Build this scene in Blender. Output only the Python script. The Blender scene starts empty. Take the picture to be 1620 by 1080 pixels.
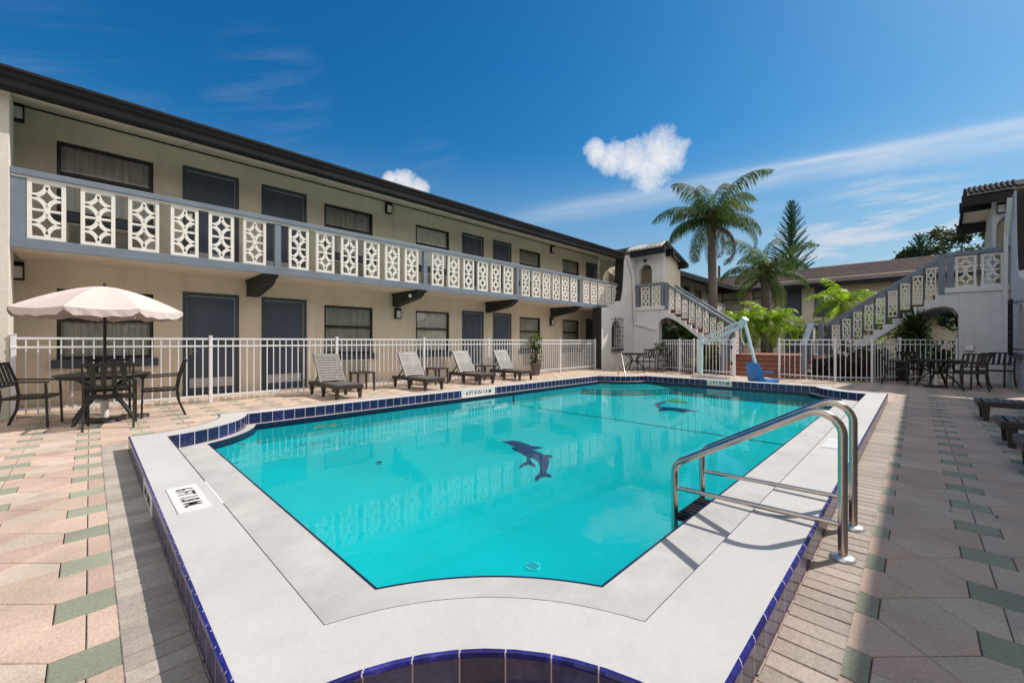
import bpy, bmesh, math, random
from mathutils import Vector, Matrix, noise as mnoise
random.seed(11)
S = bpy.context.scene
COL = S.collection
PI = math.pi
R = math.radians
U = random.uniform

# ------------------------------------------------------------------ mesh helper
class MB:
    def __init__(s):
        s.v = []; s.f = []; s.m = []; s.sm = []; s.col = []; s.uv = []
    def add(s, vs, fs, mi=0, smooth=False, col=None, uvs=None):
        b = len(s.v)
        s.v += [tuple(p) for p in vs]
        for k, f in enumerate(fs):
            s.f.append([b + i for i in f]); s.m.append(mi); s.sm.append(smooth); s.col.append(col)
            s.uv.append(uvs[k] if uvs else None)
    def box(s, x0, x1, y0, y1, z0, z1, mi=0):
        x0, x1 = min(x0, x1), max(x0, x1); y0, y1 = min(y0, y1), max(y0, y1); z0, z1 = min(z0, z1), max(z0, z1)
        s.add([(x0,y0,z0),(x1,y0,z0),(x1,y1,z0),(x0,y1,z0),(x0,y0,z1),(x1,y0,z1),(x1,y1,z1),(x0,y1,z1)],
              [(0,3,2,1),(4,5,6,7),(0,1,5,4),(1,2,6,5),(2,3,7,6),(3,0,4,7)], mi)
    def quad(s, a, b, c, d, mi=0, col=None):
        s.add([a, b, c, d], [(0,1,2,3)], mi, False, col)
    def beam(s, p, q, w, h, up=(0,0,1), mi=0, w2=None, h2=None):
        p = Vector(p); q = Vector(q); t = (q-p).normalized(); u = Vector(up)
        sd = t.cross(u)
        if sd.length < 1e-4: sd = t.cross(Vector((1,0,0)))
        sd.normalize(); u = sd.cross(t).normalized()
        vs = []
        for c, ww, hh in ((p, w, h), (q, w2 or w, h2 or h)):
            for a, b in ((-1,-1),(1,-1),(1,1),(-1,1)):
                vs.append(c + sd*(a*ww/2) + u*(b*hh/2))
        s.add(vs, [(0,1,2,3),(7,6,5,4),(0,4,5,1),(1,5,6,2),(2,6,7,3),(3,7,4,0)], mi)
    def tube(s, pts, r, n=8, mi=0, caps=True, smooth=True):
        pts = [Vector(p) for p in pts]; m = len(pts)
        rs = r if isinstance(r, (list, tuple)) else [r]*m
        tg = []
        for i in range(m):
            a = pts[max(0, i-1)]; b = pts[min(m-1, i+1)]
            tg.append((b-a).normalized())
        ref = Vector((0,0,1)) if abs(tg[0].z) < .9 else Vector((1,0,0))
        nrm = (ref - tg[0]*ref.dot(tg[0])).normalized()
        vs = []
        for i in range(m):
            nrm = (nrm - tg[i]*nrm.dot(tg[i])).normalized()
            bn = tg[i].cross(nrm)
            for k in range(n):
                a = 2*PI*k/n
                vs.append(pts[i] + (nrm*math.cos(a) + bn*math.sin(a))*rs[i])
        fs = []
        for i in range(m-1):
            for k in range(n):
                k2 = (k+1) % n
                fs.append((i*n+k, i*n+k2, (i+1)*n+k2, (i+1)*n+k))
        s.add(vs, fs, mi, smooth)
        if caps:
            s.add(vs[:n], [tuple(range(n))[::-1]], mi); s.add(vs[-n:], [tuple(range(n))], mi)
    def prism(s, poly, axis, a0, a1, mi=0):
        n = len(poly)
        def P(u, w, a):
            return {'x': (a, u, w), 'y': (u, a, w), 'z': (u, w, a)}[axis]
        vs = [P(u, w, a0) for u, w in poly] + [P(u, w, a1) for u, w in poly]
        fs = [tuple(range(n)), tuple(range(2*n-1, n-1, -1))]
        for i in range(n):
            j = (i+1) % n
            fs.append((i, i+n, j+n, j))
        s.add(vs, fs, mi)
    def lathe(s, prof, c=(0,0,0), n=24, mi=0, smooth=True, cap=True):
        vs = []
        for r, z in prof:
            for k in range(n):
                a = 2*PI*k/n
                vs.append((c[0]+r*math.cos(a), c[1]+r*math.sin(a), c[2]+z))
        fs = []
        for i in range(len(prof)-1):
            for k in range(n):
                k2 = (k+1) % n
                fs.append((i*n+k, i*n+k2, (i+1)*n+k2, (i+1)*n+k))
        s.add(vs, fs, mi, smooth)
        if cap:
            s.add(vs[:n], [tuple(range(n))[::-1]], mi); s.add(vs[-n:], [tuple(range(n))], mi)
    def build(s, name, mats, parent=None, bevel=0, local=False, kind=None, recalc=True, label=None):
        me = bpy.data.meshes.new(name)
        off = Vector((0,0,0))
        if parent is not None and not local: off = world_loc(parent)
        me.from_pydata([tuple(Vector(p)-off) for p in s.v], [], s.f)
        if not isinstance(mats, (list, tuple)): mats = [mats]
        for m in mats: me.materials.append(m)
        for i, p in enumerate(me.polygons):
            p.material_index = s.m[i]; p.use_smooth = s.sm[i]
        if any(c is not None for c in s.col):
            ca = me.color_attributes.new('tint', 'FLOAT_COLOR', 'CORNER')
            for i, p in enumerate(me.polygons):
                c = s.col[i] or (1,1,1)
                for li in p.loop_indices: ca.data[li].color = (c[0], c[1], c[2], 1)
        if any(u is not None for u in s.uv):
            ul = me.uv_layers.new(name='UVMap')
            for i, p in enumerate(me.polygons):
                if s.uv[i]:
                    for k, li in enumerate(p.loop_indices): ul.data[li].uv = s.uv[i][k]
        elif recalc:
            bm = bmesh.new(); bm.from_mesh(me)
            bmesh.ops.recalc_face_normals(bm, faces=bm.faces)
            bm.to_mesh(me); bm.free()
        o = bpy.data.objects.new(name, me); COL.objects.link(o)
        if parent is not None: o.parent = parent
        if kind: o['kind'] = kind
        if label: o['label'] = label
        if bevel:
            b = o.modifiers.new('Bevel', 'BEVEL'); b.width = bevel; b.segments = 2; b.limit_method = 'ANGLE'; b.angle_limit = R(40)
        return o

def world_loc(o):
    p = Vector((0,0,0))
    while o is not None:
        p += Vector(o.location); o = o.parent
    return p

def thing(name, label, cat, loc=(0,0,0), rz=0, group=None):
    o = bpy.data.objects.new(name, None); COL.objects.link(o)
    o.location = loc; o.rotation_euler = (0,0,rz)
    o.empty_display_size = .2
    o['label'] = label; o['category'] = cat
    if group: o['group'] = group
    return o

def tag(o, label, cat, group=None):
    o['label'] = label; o['category'] = cat
    if group: o['group'] = group
    return o

def copy_tree(o, parent=None):
    c = o.copy(); COL.objects.link(c)
    if parent is not None: c.parent = parent
    for ch in list(o.children): copy_tree(ch, c)
    return c

def dup(o, loc, rz, label, group=None):
    c = copy_tree(o); c.location = loc; c.rotation_euler = (0,0,rz); c['label'] = label
    if group: c['group'] = group
    return c

# ------------------------------------------------------------------ materials
def newmat(name):
    m = bpy.data.materials.new(name); m.use_nodes = True
    nt = m.node_tree; nt.nodes.clear()
    out = nt.nodes.new('ShaderNodeOutputMaterial')
    return m, nt, out
def nd(nt, typ, **kw):
    n = nt.nodes.new(typ)
    for k, v in kw.items():
        if k.startswith('i_'):
            key = k[2:].replace('_', ' ')
            n.inputs[key].default_value = v
        else: setattr(n, k, v)
    return n
def mth(nt, op, a, b=None, c=None, clamp=False):
    n = nt.nodes.new('ShaderNodeMath'); n.operation = op; n.use_clamp = clamp
    for i, x in enumerate((a, b, c)):
        if x is None: continue
        if isinstance(x, (int, float)): n.inputs[i].default_value = x
        else: nt.links.new(x, n.inputs[i])
    return n.outputs[0]
def mixc(nt, fac, a, b, blend='MIX'):
    n = nt.nodes.new('ShaderNodeMix'); n.data_type = 'RGBA'; n.blend_type = blend
    for sock, x in ((n.inputs['Factor'], fac), (n.inputs['A'], a), (n.inputs['B'], b)):
        # the RGBA sockets of a Mix node are the last ones of their name
        pass
    fs = [i for i in n.inputs if i.name == 'Factor' and i.type == 'VALUE'][0]
    As = [i for i in n.inputs if i.name == 'A' and i.type == 'RGBA'][0]
    Bs = [i for i in n.inputs if i.name == 'B' and i.type == 'RGBA'][0]
    for sock, x in ((fs, fac), (As, a), (Bs, b)):
        if isinstance(x, (int, float)): sock.default_value = x
        elif isinstance(x, (tuple, list)): sock.default_value = (x[0], x[1], x[2], 1)
        else: nt.links.new(x, sock)
    return [o for o in n.outputs if o.type == 'RGBA'][0]
def noise(nt, vec, scale, detail=4, rough=.55, dist=0):
    n = nt.nodes.new('ShaderNodeTexNoise'); n.inputs['Scale'].default_value = scale
    n.inputs['Detail'].default_value = detail; n.inputs['Roughness'].default_value = rough
    n.inputs['Distortion'].default_value = dist
    if vec is not None: nt.links.new(vec, n.inputs['Vector'])
    return n.outputs['Fac']
def rng(nt, x, a, b, c=0., d=1.):
    n = nt.nodes.new('ShaderNodeMapRange'); n.clamp = True
    nt.links.new(x, n.inputs['Value'])
    for k, v in zip(('From Min','From Max','To Min','To Max'), (a, b, c, d)): n.inputs[k].default_value = v
    return n.outputs['Result']

def pmat(name, col, rough=.6, metal=0, var=.12, vscale=2.0, fine=.06, fscale=40, bump=0, bscale=60, spec=.5, attr=False, coat=0, stain=0, staincol=(.2,.17,.13), rnd=0):
    m, nt, out = newmat(name)
    b = nd(nt, 'ShaderNodeBsdfPrincipled')
    b.inputs['Roughness'].default_value = rough; b.inputs['Metallic'].default_value = metal
    b.inputs['Specular IOR Level'].default_value = spec
    if coat: b.inputs['Coat Weight'].default_value = coat; b.inputs['Coat Roughness'].default_value = .08
    tc = nd(nt, 'ShaderNodeTexCoord'); v = tc.outputs['Object']
    base = tuple(col)
    if attr:
        a = nd(nt, 'ShaderNodeVertexColor', layer_name='tint'); base = mixc(nt, 1, a.outputs['Color'], col, 'MULTIPLY')
    n1 = noise(nt, v, vscale, 5, .6)
    f1 = rng(nt, n1, .3, .7, 1-var, 1+var)
    n2 = noise(nt, v, fscale, 3, .6)
    f2 = rng(nt, n2, .3, .7, 1-fine, 1+fine)
    f = mth(nt, 'MULTIPLY', f1, f2)
    if rnd:
        oi = nd(nt, 'ShaderNodeObjectInfo')
        f = mth(nt, 'MULTIPLY', f, rng(nt, oi.outputs['Random'], 0, 1, 1-rnd, 1+rnd))
    cc = nd(nt, 'ShaderNodeCombineXYZ')
    for i in range(3): nt.links.new(f, cc.inputs[i])
    c = mixc(nt, 1, base, cc.outputs[0], 'MULTIPLY')
    if stain:
        mp = nd(nt, 'ShaderNodeMapping'); mp.inputs['Scale'].default_value = (1,1,.12); nt.links.new(v, mp.inputs[0])
        n3 = noise(nt, mp.outputs[0], 3.5, 6, .65, .3)
        c = mixc(nt, rng(nt, n3, .52, .8, 0, stain), c, staincol)
    nt.links.new(c, b.inputs['Base Color'])
    rr = mth(nt, 'MULTIPLY', rng(nt, n1, .3, .7, .85, 1.15), rough, clamp=True)
    nt.links.new(rr, b.inputs['Roughness'])
    if bump:
        nb = noise(nt, v, bscale, 4, .6)
        bp = nd(nt, 'ShaderNodeBump'); bp.inputs['Strength'].default_value = bump; bp.inputs['Distance'].default_value = .01
        nt.links.new(nb, bp.inputs['Height']); nt.links.new(bp.outputs[0], b.inputs['Normal'])
    nt.links.new(b.outputs[0], out.inputs[0])
    return m

def leafmat(name, c1, c2, trans=.45, rough=.6, scale=1.2):
    m, nt, out = newmat(name)
    tc = nd(nt, 'ShaderNodeTexCoord')
    a = nd(nt, 'ShaderNodeVertexColor', layer_name='tint')
    n = noise(nt, tc.outputs['Object'], scale, 3, .6)
    c = mixc(nt, rng(nt, n, .35, .65), c1, c2)
    c = mixc(nt, 1, c, a.outputs['Color'], 'MULTIPLY')
    b = nd(nt, 'ShaderNodeBsdfPrincipled'); b.inputs['Roughness'].default_value = rough
    b.inputs['Specular IOR Level'].default_value = .22
    nt.links.new(c, b.inputs['Base Color'])
    t = nd(nt, 'ShaderNodeBsdfTranslucent')
    c2_ = mixc(nt, 1, c, (1.5,1.6,.7), 'MULTIPLY')
    nt.links.new(c2_, t.inputs['Color'])
    mx = nd(nt, 'ShaderNodeMixShader'); mx.inputs[0].default_value = trans
    nt.links.new(b.outputs[0], mx.inputs[1]); nt.links.new(t.outputs[0], mx.inputs[2])
    nt.links.new(mx.outputs[0], out.inputs[0])
    return m

def tilemat(name, col, grout, tile=.155, gw=.035, rough=.18, uvv=True):
    m, nt, out = newmat(name)
    uv = nd(nt, 'ShaderNodeUVMap'); sp = nd(nt, 'ShaderNodeSeparateXYZ'); nt.links.new(uv.outputs[0], sp.inputs[0])
    u = mth(nt, 'DIVIDE', sp.outputs[0], tile)
    fr = mth(nt, 'FRACT', u)
    g = mth(nt, 'LESS_THAN', fr, gw)
    wn = nd(nt, 'ShaderNodeTexWhiteNoise', noise_dimensions='1D'); nt.links.new(mth(nt, 'FLOOR', u), wn.inputs['W'])
    tc = nd(nt, 'ShaderNodeTexCoord')
    n1 = noise(nt, tc.outputs['Object'], 22, 5, .65, .4)
    f = mth(nt, 'MULTIPLY', rng(nt, wn.outputs['Value'], 0, 1, .7, 1.35), rng(nt, n1, .3, .75, .55, 1.6))
    cc = nd(nt, 'ShaderNodeCombineXYZ')
    for i in range(3): nt.links.new(f, cc.inputs[i])
    c = mixc(nt, 1, col, cc.outputs[0], 'MULTIPLY')
    c = mixc(nt, rng(nt, n1, .58, .8, 0, .45), c, (.16,.15,.22))
    c = mixc(nt, g, c, grout)
    b = nd(nt, 'ShaderNodeBsdfPrincipled'); nt.links.new(c, b.inputs['Base Color'])
    nt.links.new(rng(nt, g, 0, 1, rough, .8), b.inputs['Roughness'])
    nt.links.new(b.outputs[0], out.inputs[0])
    return m

M = {}
M['wall'] = pmat('tan stucco', (.79,.705,.56), .85, var=.11, vscale=.7, fine=.05, fscale=30, bump=.45, bscale=38, stain=.26, staincol=(.33,.27,.20))
M['soffit'] = pmat('painted soffit', (.74,.67,.56), .8, var=.06, fine=.03, bump=.1, bscale=30)
M['white_stucco'] = pmat('white stucco', (.76,.745,.725), .85, var=.07, vscale=1.2, fine=.05, fscale=25, bump=.6, bscale=28, stain=.16)
M['cream'] = pmat('cream screen block', (.80,.755,.69), .7, var=.06, fine=.04, bump=.15, bscale=60, rnd=.05)
M['slate'] = pmat('slate blue paint', (.17,.205,.255), .5, var=.10, vscale=3, fine=.05, bump=.1, bscale=50)
M['slate_dark'] = pmat('dark slate paint', (.06,.075,.10), .45, var=.1, fine=.04, bump=.05)
M['door'] = pmat('door paint', (.075,.10,.145), .4, var=.1, fine=.04)
M['kick'] = pmat('kick plate', (.55,.55,.58), .4, metal=.3)
M['black'] = pmat('black paint', (.010,.010,.012), .5, var=.15, fine=.1, spec=.3)
M['gutter'] = pmat('dark gutter', (.008,.008,.009), .5, var=.25, vscale=1.5, fine=.1, spec=.25, stain=.2, staincol=(.03,.024,.02))
M['brownblack'] = pmat('dark brown timber', (.022,.019,.018), .65, var=.2, fine=.15, bump=.2, bscale=30)
M['bronze'] = pmat('bronze window frame', (.035,.03,.026), .4, metal=.3)
M['plastic_white'] = pmat('white plastic', (.75,.74,.70), .5, var=.04)
M['fence'] = pmat('white powder coat', (.80,.80,.82), .35, var=.04, fine=.03)
M['steel'] = pmat('stainless steel', (.56,.49,.42), .24, metal=1, var=.08, vscale=6, fine=.05, fscale=90)
M['plate'] = pmat('escutcheon', (.75,.77,.80), .3, metal=.7)
M['coping'] = pmat('pool coping', (.565,.542,.515), .75, var=.07, vscale=1.1, fine=.03, fscale=35, bump=.12, bscale=60, stain=.34, staincol=(.40,.37,.32))
M['ledge'] = pmat('pool ledge plaster', (.53,.505,.47), .7, var=.12, vscale=3.0, fine=.03, fscale=35, bump=.15, bscale=60, stain=.5, staincol=(.36,.35,.31))
M['navy'] = pmat('navy edge tile', (.012,.014,.05), .2, var=.3, vscale=10)
M['blue_cap'] = tilemat('cobalt cap tile', (.022,.02,.17), (.6,.53,.55), .155, .03, .15)
M['tile_out'] = tilemat('plum blue tile', (.04,.033,.10), (.5,.4,.37), .155, .03, .22)
M['tile_in'] = tilemat('cobalt band tile', (.020,.019,.085), (.58,.56,.62), .155, .045, .16)
M['marker'] = pmat('white marker tile', (.80,.77,.73), .4, var=.05)
M['ink'] = pmat('black lettering', (.012,.011,.012), .5)
M['plaster'] = pmat('aqua pool plaster', (.066,.525,.565), .8, var=.07, vscale=1.1, fine=.02)  # mottling in the colour stands in for sun caustics
M['step_plaster'] = pmat('pale step plaster', (.34,.66,.66), .8, var=.04)
M['mosaic'] = pmat('navy mosaic', (.006,.018,.13), .5, var=.5, vscale=30, fine=.3)
M['mosaic_light'] = pmat('yellow mosaic', (.45,.40,.10), .5, var=.3, vscale=25)
M['chair_metal'] = pmat('dark brown metal', (.022,.020,.018), .38, var=.15)
M['umbrella'] = pmat('pale pink canvas', (.66,.56,.52), .9, var=.06, vscale=3, fine=.04, fscale=200, bump=.2, bscale=200)
M['lounge'] = pmat('grey resin slats', (.115,.102,.094), .45, var=.12, fine=.1)
M['lounge_back'] = pmat('weathered grey slats', (.16,.147,.138), .5, var=.12, fine=.1)
M['lounge_leg'] = pmat('dark brown resin', (.042,.032,.027), .45, var=.12)
M['pot'] = pmat('grey planter', (.16,.15,.15), .7, var=.15, bump=.2)
M['brick_red'] = pmat('red brick tread', (.26,.095,.06), .7, var=.2, vscale=9, fine=.12, bump=.3)
M['lift_blue'] = pmat('pale aqua powder coat', (.52,.74,.80), .35, var=.05)
M['seat_blue'] = pmat('bright blue plastic', (.008,.21,.62), .3, var=.06)
M['shingle'] = pmat('weathered shingles', (.085,.062,.052), .95, var=.4, spec=.15, vscale=1.2, fine=.25, fscale=8, bump=.5, bscale=9)
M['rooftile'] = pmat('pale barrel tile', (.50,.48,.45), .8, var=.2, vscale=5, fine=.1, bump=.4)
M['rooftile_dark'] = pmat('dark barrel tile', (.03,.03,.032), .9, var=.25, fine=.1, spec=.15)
M['trunk'] = pmat('palm trunk', (.17,.135,.115), .9, var=.3, vscale=4, fine=.25, fscale=18, bump=.8, bscale=14)
M['boot'] = pmat('palm boots', (.13,.075,.05), .9, var=.35, vscale=6, fine=.2, bump=.8, bscale=16)
M['bark'] = pmat('tree bark', (.09,.07,.055), .9, var=.3, bump=.6, bscale=12)
M['frond'] = leafmat('palm frond', (.055,.105,.032), (.095,.135,.04), .38)
M['frond_dead'] = leafmat('dry palm frond', (.13,.085,.055), (.19,.14,.085), .25, .8)
M['frond_lime'] = leafmat('lime palm frond', (.17,.29,.025), (.31,.40,.04), .5, .35)
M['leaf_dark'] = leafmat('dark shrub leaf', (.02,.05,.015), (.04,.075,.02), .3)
M['leaf_mid'] = leafmat('broad leaf', (.035,.055,.02), (.07,.085,.04), .3, .35)
M['leaf_pine'] = leafmat('pine needle', (.03,.085,.06), (.055,.115,.07), .3, .6)
M['leaf_brown'] = leafmat('dry bed leaf', (.05,.032,.022), (.085,.055,.04), .2, .8)
M['leaf_croton'] = leafmat('croton leaf', (.06,.085,.02), (.20,.16,.03), .35, .35)
M['soil'] = pmat('mulch', (.035,.025,.02), .95, var=.4, vscale=5, fine=.3, bump=.8, bscale=20)
M['grass'] = pmat('ground', (.09,.10,.055), .95, var=.3, vscale=.4, fine=.2)
M['joint'] = pmat('joint sand', (.10,.085,.072), .95, var=.2, fine=.2)
M['paver'] = pmat('concrete pavers', (1,1,1), .85, var=.13, vscale=2.6, fine=.15, fscale=70, bump=.5, bscale=110, attr=True)
M['pier'] = pmat('cream stucco', (.68,.63,.55), .85, var=.07, vscale=1.2, fine=.05, fscale=25, bump=.6, bscale=28, stain=.16)
M['nosing'] = pmat('pale red nosing tile', (.46,.24,.17), .6, var=.2, vscale=9)
M['drain_white'] = pmat('white drain cover', (.95,.95,.95), .5, var=.02)
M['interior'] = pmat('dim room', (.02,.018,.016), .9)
M['lampglass'] = pmat('frosted lamp glass', (.85,.82,.76), .4)

# curtains with folds
def curtain_mat():
    return pmat('beige curtain', (.85,.80,.70), .9, var=.12, vscale=4, fine=.05)
M['curtain'] = curtain_mat()

def glass_mat():
    m, nt, out = newmat('window glass')
    fr = nd(nt, 'ShaderNodeFresnel'); fr.inputs['IOR'].default_value = 1.5
    g = nd(nt, 'ShaderNodeBsdfGlossy'); g.inputs['Roughness'].default_value = .03
    tc = nd(nt, 'ShaderNodeTexCoord')
    n = noise(nt, tc.outputs['Object'], 1.2, 1)
    bp = nd(nt, 'ShaderNodeBump'); bp.inputs['Strength'].default_value = .06; bp.inputs['Distance'].default_value = .05
    nt.links.new(n, bp.inputs['Height']); nt.links.new(bp.outputs[0], g.inputs['Normal'])
    t = nd(nt, 'ShaderNodeBsdfTransparent'); t.inputs['Color'].default_value = (.93,.94,.93,1)
    mx = nd(nt, 'ShaderNodeMixShader')
    nt.links.new(mth(nt, 'MULTIPLY', fr.outputs[0], 1.6, clamp=True), mx.inputs[0])
    nt.links.new(t.outputs[0], mx.inputs[1]); nt.links.new(g.outputs[0], mx.inputs[2])
    nt.links.new(mx.outputs[0], out.inputs[0]); return m
M['glass'] = glass_mat()

def water_mat():
    m, nt, out = newmat('pool water')
    tc = nd(nt, 'ShaderNodeTexCoord')
    mp = nd(nt, 'ShaderNodeMapping'); mp.inputs['Scale'].default_value = (1,1,1); nt.links.new(tc.outputs['Object'], mp.inputs[0])
    n1 = noise(nt, mp.outputs[0], 2.3, 3, .5, .6)
    n2 = noise(nt, mp.outputs[0], 9.0, 2, .5, .8)
    h = mth(nt, 'ADD', n1, mth(nt, 'MULTIPLY', n2, .22))
    bp = nd(nt, 'ShaderNodeBump'); bp.inputs['Strength'].default_value = .042; bp.inputs['Distance'].default_value = .05
    nt.links.new(h, bp.inputs['Height'])
    fr = nd(nt, 'ShaderNodeFresnel'); fr.inputs['IOR'].default_value = 1.33
    nt.links.new(bp.outputs[0], fr.inputs['Normal'])
    g = nd(nt, 'ShaderNodeBsdfGlossy'); g.inputs['Roughness'].default_value = .02; g.inputs['Color'].default_value = (.85,.92,.92,1)
    nt.links.new(bp.outputs[0], g.inputs['Normal'])
    t = nd(nt, 'ShaderNodeBsdfTransparent'); t.inputs['Color'].default_value = (.24,.92,.925,1)
    mx = nd(nt, 'ShaderNodeMixShader')
    nt.links.new(mth(nt, 'MULTIPLY', fr.outputs[0], .8), mx.inputs[0])
    nt.links.new(t.outputs[0], mx.inputs[1]); nt.links.new(g.outputs[0], mx.inputs[2])
    nt.links.new(mx.outputs[0], out.inputs[0]); return m
M['water'] = water_mat()

# ------------------------------------------------------------------ camera, light, sky
F_, CX, CY = 654., 810., 541.
TH = math.atan(640/654.)
cam = bpy.data.cameras.new('Camera'); camo = bpy.data.objects.new('Camera', cam); COL.objects.link(camo)
cam.sensor_width = 36; cam.lens = 36*F_/1620
cam.clip_start = .05; cam.clip_end = 3000
camo.location = (0, 0, 1.2)
camo.rotation_euler = (PI/2, 0, -math.atan2(math.cos(TH), math.sin(TH)))
S.camera = camo

SUN = Vector((.85, -.435, 1)).normalized()
sl = bpy.data.lights.new('Sun', 'SUN'); sl.energy = 4.4; sl.angle = R(.53); sl.color = (1, .95, .88)
so = bpy.data.objects.new('Sun', sl); COL.objects.link(so)
so.rotation_euler = (-SUN).to_track_quat('-Z', 'Y').to_euler()
so.location = (0, 0, 30)

w = bpy.data.worlds.new('World'); S.world = w; w.use_nodes = True
def world():
    nt = w.node_tree; nt.nodes.clear()
    out = nt.nodes.new('ShaderNodeOutputWorld'); bg = nt.nodes.new('ShaderNodeBackground')
    bg.inputs['Strength'].default_value = .15
    sky = nd(nt, 'ShaderNodeTexSky', sky_type='NISHITA', sun_disc=False)
    sky.sun_elevation = math.asin(SUN.z); sky.sun_rotation = math.atan2(SUN.x, SUN.y)
    sky.air_density = 1.0; sky.dust_density = .6; sky.ozone_density = 2.2; sky.altitude = 0
    tc = nd(nt, 'ShaderNodeTexCoord')
    vn = nt.nodes.new('ShaderNodeVectorMath'); vn.operation = 'NORMALIZE'; nt.links.new(tc.outputs['Generated'], vn.inputs[0])
    d = vn.outputs[0]
    def dot(v):
        n = nt.nodes.new('ShaderNodeVectorMath'); n.operation = 'DOT_PRODUCT'
        nt.links.new(d, n.inputs[0]); n.inputs[1].default_value = v; return n.outputs['Value']
    def blob(v, r):
        v = Vector(v).normalized()
        return mth(nt, 'SUBTRACT', 1., mth(nt, 'MULTIPLY', mth(nt, 'SUBTRACT', 1., dot(v)), 2/(r*r)))
    hs = nd(nt, 'ShaderNodeHueSaturation'); hs.inputs['Saturation'].default_value = 1.35; hs.inputs['Value'].default_value = 1.1
    nt.links.new(sky.outputs[0], hs.inputs['Color'])
    sc_ = nt.nodes.new('ShaderNodeSeparateColor'); nt.links.new(hs.outputs[0], sc_.inputs[0])
    cb = nt.nodes.new('ShaderNodeCombineColor')
    for i, (k, p) in enumerate(((.30,1.38),(.66,1.0),(.92,.84))):
        nt.links.new(mth(nt, 'MULTIPLY', mth(nt, 'POWER', sc_.outputs[i], p), k), cb.inputs[i])
    c = cb.outputs[0]
    sz = nt.nodes.new('ShaderNodeSeparateXYZ'); nt.links.new(d, sz.inputs[0])
    hz = rng(nt, sz.outputs[2], .02, .42, 1, 0)
    hz = mth(nt, 'MULTIPLY', mth(nt, 'POWER', hz, 1.3), .9)
    c = mixc(nt, hz, c, (2.75,3.55,4.35))
    # added white cloud fill in the unseen sky behind the camera
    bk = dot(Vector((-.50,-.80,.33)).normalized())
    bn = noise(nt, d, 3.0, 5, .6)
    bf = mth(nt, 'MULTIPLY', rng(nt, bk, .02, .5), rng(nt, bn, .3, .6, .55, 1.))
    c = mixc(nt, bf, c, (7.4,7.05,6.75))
    # long thin cirrus band
    s1 = Vector((.6948,.6594,.287)); s3 = Vector((.947,-.0995,.3055))
    n = s1.cross(s3).normalized()
    if n.z < 0: n = -n
    t = (s3-s1).normalized()
    dist = dot(n); along = dot(t)
    a0 = s1.dot(t)
    cx = nt.nodes.new('ShaderNodeCombineXYZ')
    nt.links.new(mth(nt, 'MULTIPLY', along, 6), cx.inputs[0]); nt.links.new(mth(nt, 'MULTIPLY', dist, 60), cx.inputs[1])
    st = noise(nt, cx.outputs[0], 1.0, 6, .6, .5)
    band = mth(nt, 'POWER', 2.718, mth(nt, 'MULTIPLY', mth(nt, 'POWER', mth(nt, 'DIVIDE', mth(nt, 'ADD', dist, .004), .021), 2), -1))
    core = mth(nt, 'POWER', 2.718, mth(nt, 'MULTIPLY', mth(nt, 'POWER', mth(nt, 'DIVIDE', mth(nt, 'SUBTRACT', dist, .012), .007), 2), -1))
    core = mth(nt, 'MULTIPLY', core, rng(nt, along, a0+.3, a0+.6, 0, .8))
    band = mth(nt, 'ADD', mth(nt, 'MULTIPLY', band, .75), core)
    band = mth(nt, 'MULTIPLY', band, rng(nt, st, .25, .7, .35, 1.))
    band = mth(nt, 'MULTIPLY', band, rng(nt, along, a0-.06, a0+.12), clamp=True)
    band = mth(nt, 'MULTIPLY', band, .62)
    c = mixc(nt, band, c, (5.2,5.5,5.9))
    # faint wisps
    cx2 = nt.nodes.new('ShaderNodeCombineXYZ')
    nt.links.new(mth(nt, 'MULTIPLY', along, 5.5), cx2.inputs[0]); nt.links.new(mth(nt, 'MULTIPLY', mth(nt, 'ADD', dist, mth(nt, 'MULTIPLY', along, -.08)), 34), cx2.inputs[1])
    wn = noise(nt, cx2.outputs[0], 1.0, 7, .62, .35)
    for v, r, k in (((.2375,.8585,.4546), .12, .10), ((-.0146,.9171,.3984), .12, .08), ((.975,.04,.217), .13, .6), ((.93,.22,.2), .14, .2), ((.986,.057,.165), .11, 1.3), ((.975,.15,.150), .09, .9), ((.99,-.02,.19), .08, .9), ((.52,.76,.40), .07, .06)):
        mk = mth(nt, 'MULTIPLY', rng(nt, blob(v, r), 0, .8), rng(nt, wn, .45, .72, 0, k))
        c = mixc(nt, mk, c, (4.4,4.7,5.2))
    # cumulus puffs
    cn = noise(nt, d, 30, 9, .66, .25)
    cn2 = noise(nt, d, 60, 5, .6)
    def rayd(px, py):
        a = (px-CX)/F_; b = (CY-py)/F_
        xr, xf = math.sin(TH), math.cos(TH)
        return Vector((xf+a*xr, xr-a*xf, b)).normalized()
    def cumul(blobs, c, hi=(7.0,6.95,6.9), lo=(3.6,3.95,4.5)):
        mm = None
        for v, r in blobs:
            b = blob(v, r); mm = b if mm is None else mth(nt, 'MAXIMUM', mm, b)
        dn = mth(nt, 'ADD', mm, mth(nt, 'MULTIPLY', mth(nt, 'SUBTRACT', cn, .52), 2.0))
        fac = rng(nt, dn, .02, 1.05)
        shade = rng(nt, mth(nt, 'ADD', mth(nt, 'MULTIPLY', dn, .35), mth(nt, 'MULTIPLY', cn2, .9)), .45, 1.15)
        cc = mixc(nt, shade, hi, lo)
        return mixc(nt, fac, c, cc)
    CB = {'a': [(rayd(1045,246), .058), (rayd(1026,268), .048), (rayd(1002,256), .048), (rayd(972,250), .040), (rayd(944,242), .031)],
          'b': [(rayd(640,290), .034), (rayd(662,298), .026), (rayd(618,286), .02)],
          'c': [((.986,.057,.150), .05), ((.975,.15,.150), .04), ((.99,-.02,.16), .05)]}
    c = cumul(CB['a'], c)
    c = cumul(CB['b'], c)
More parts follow.
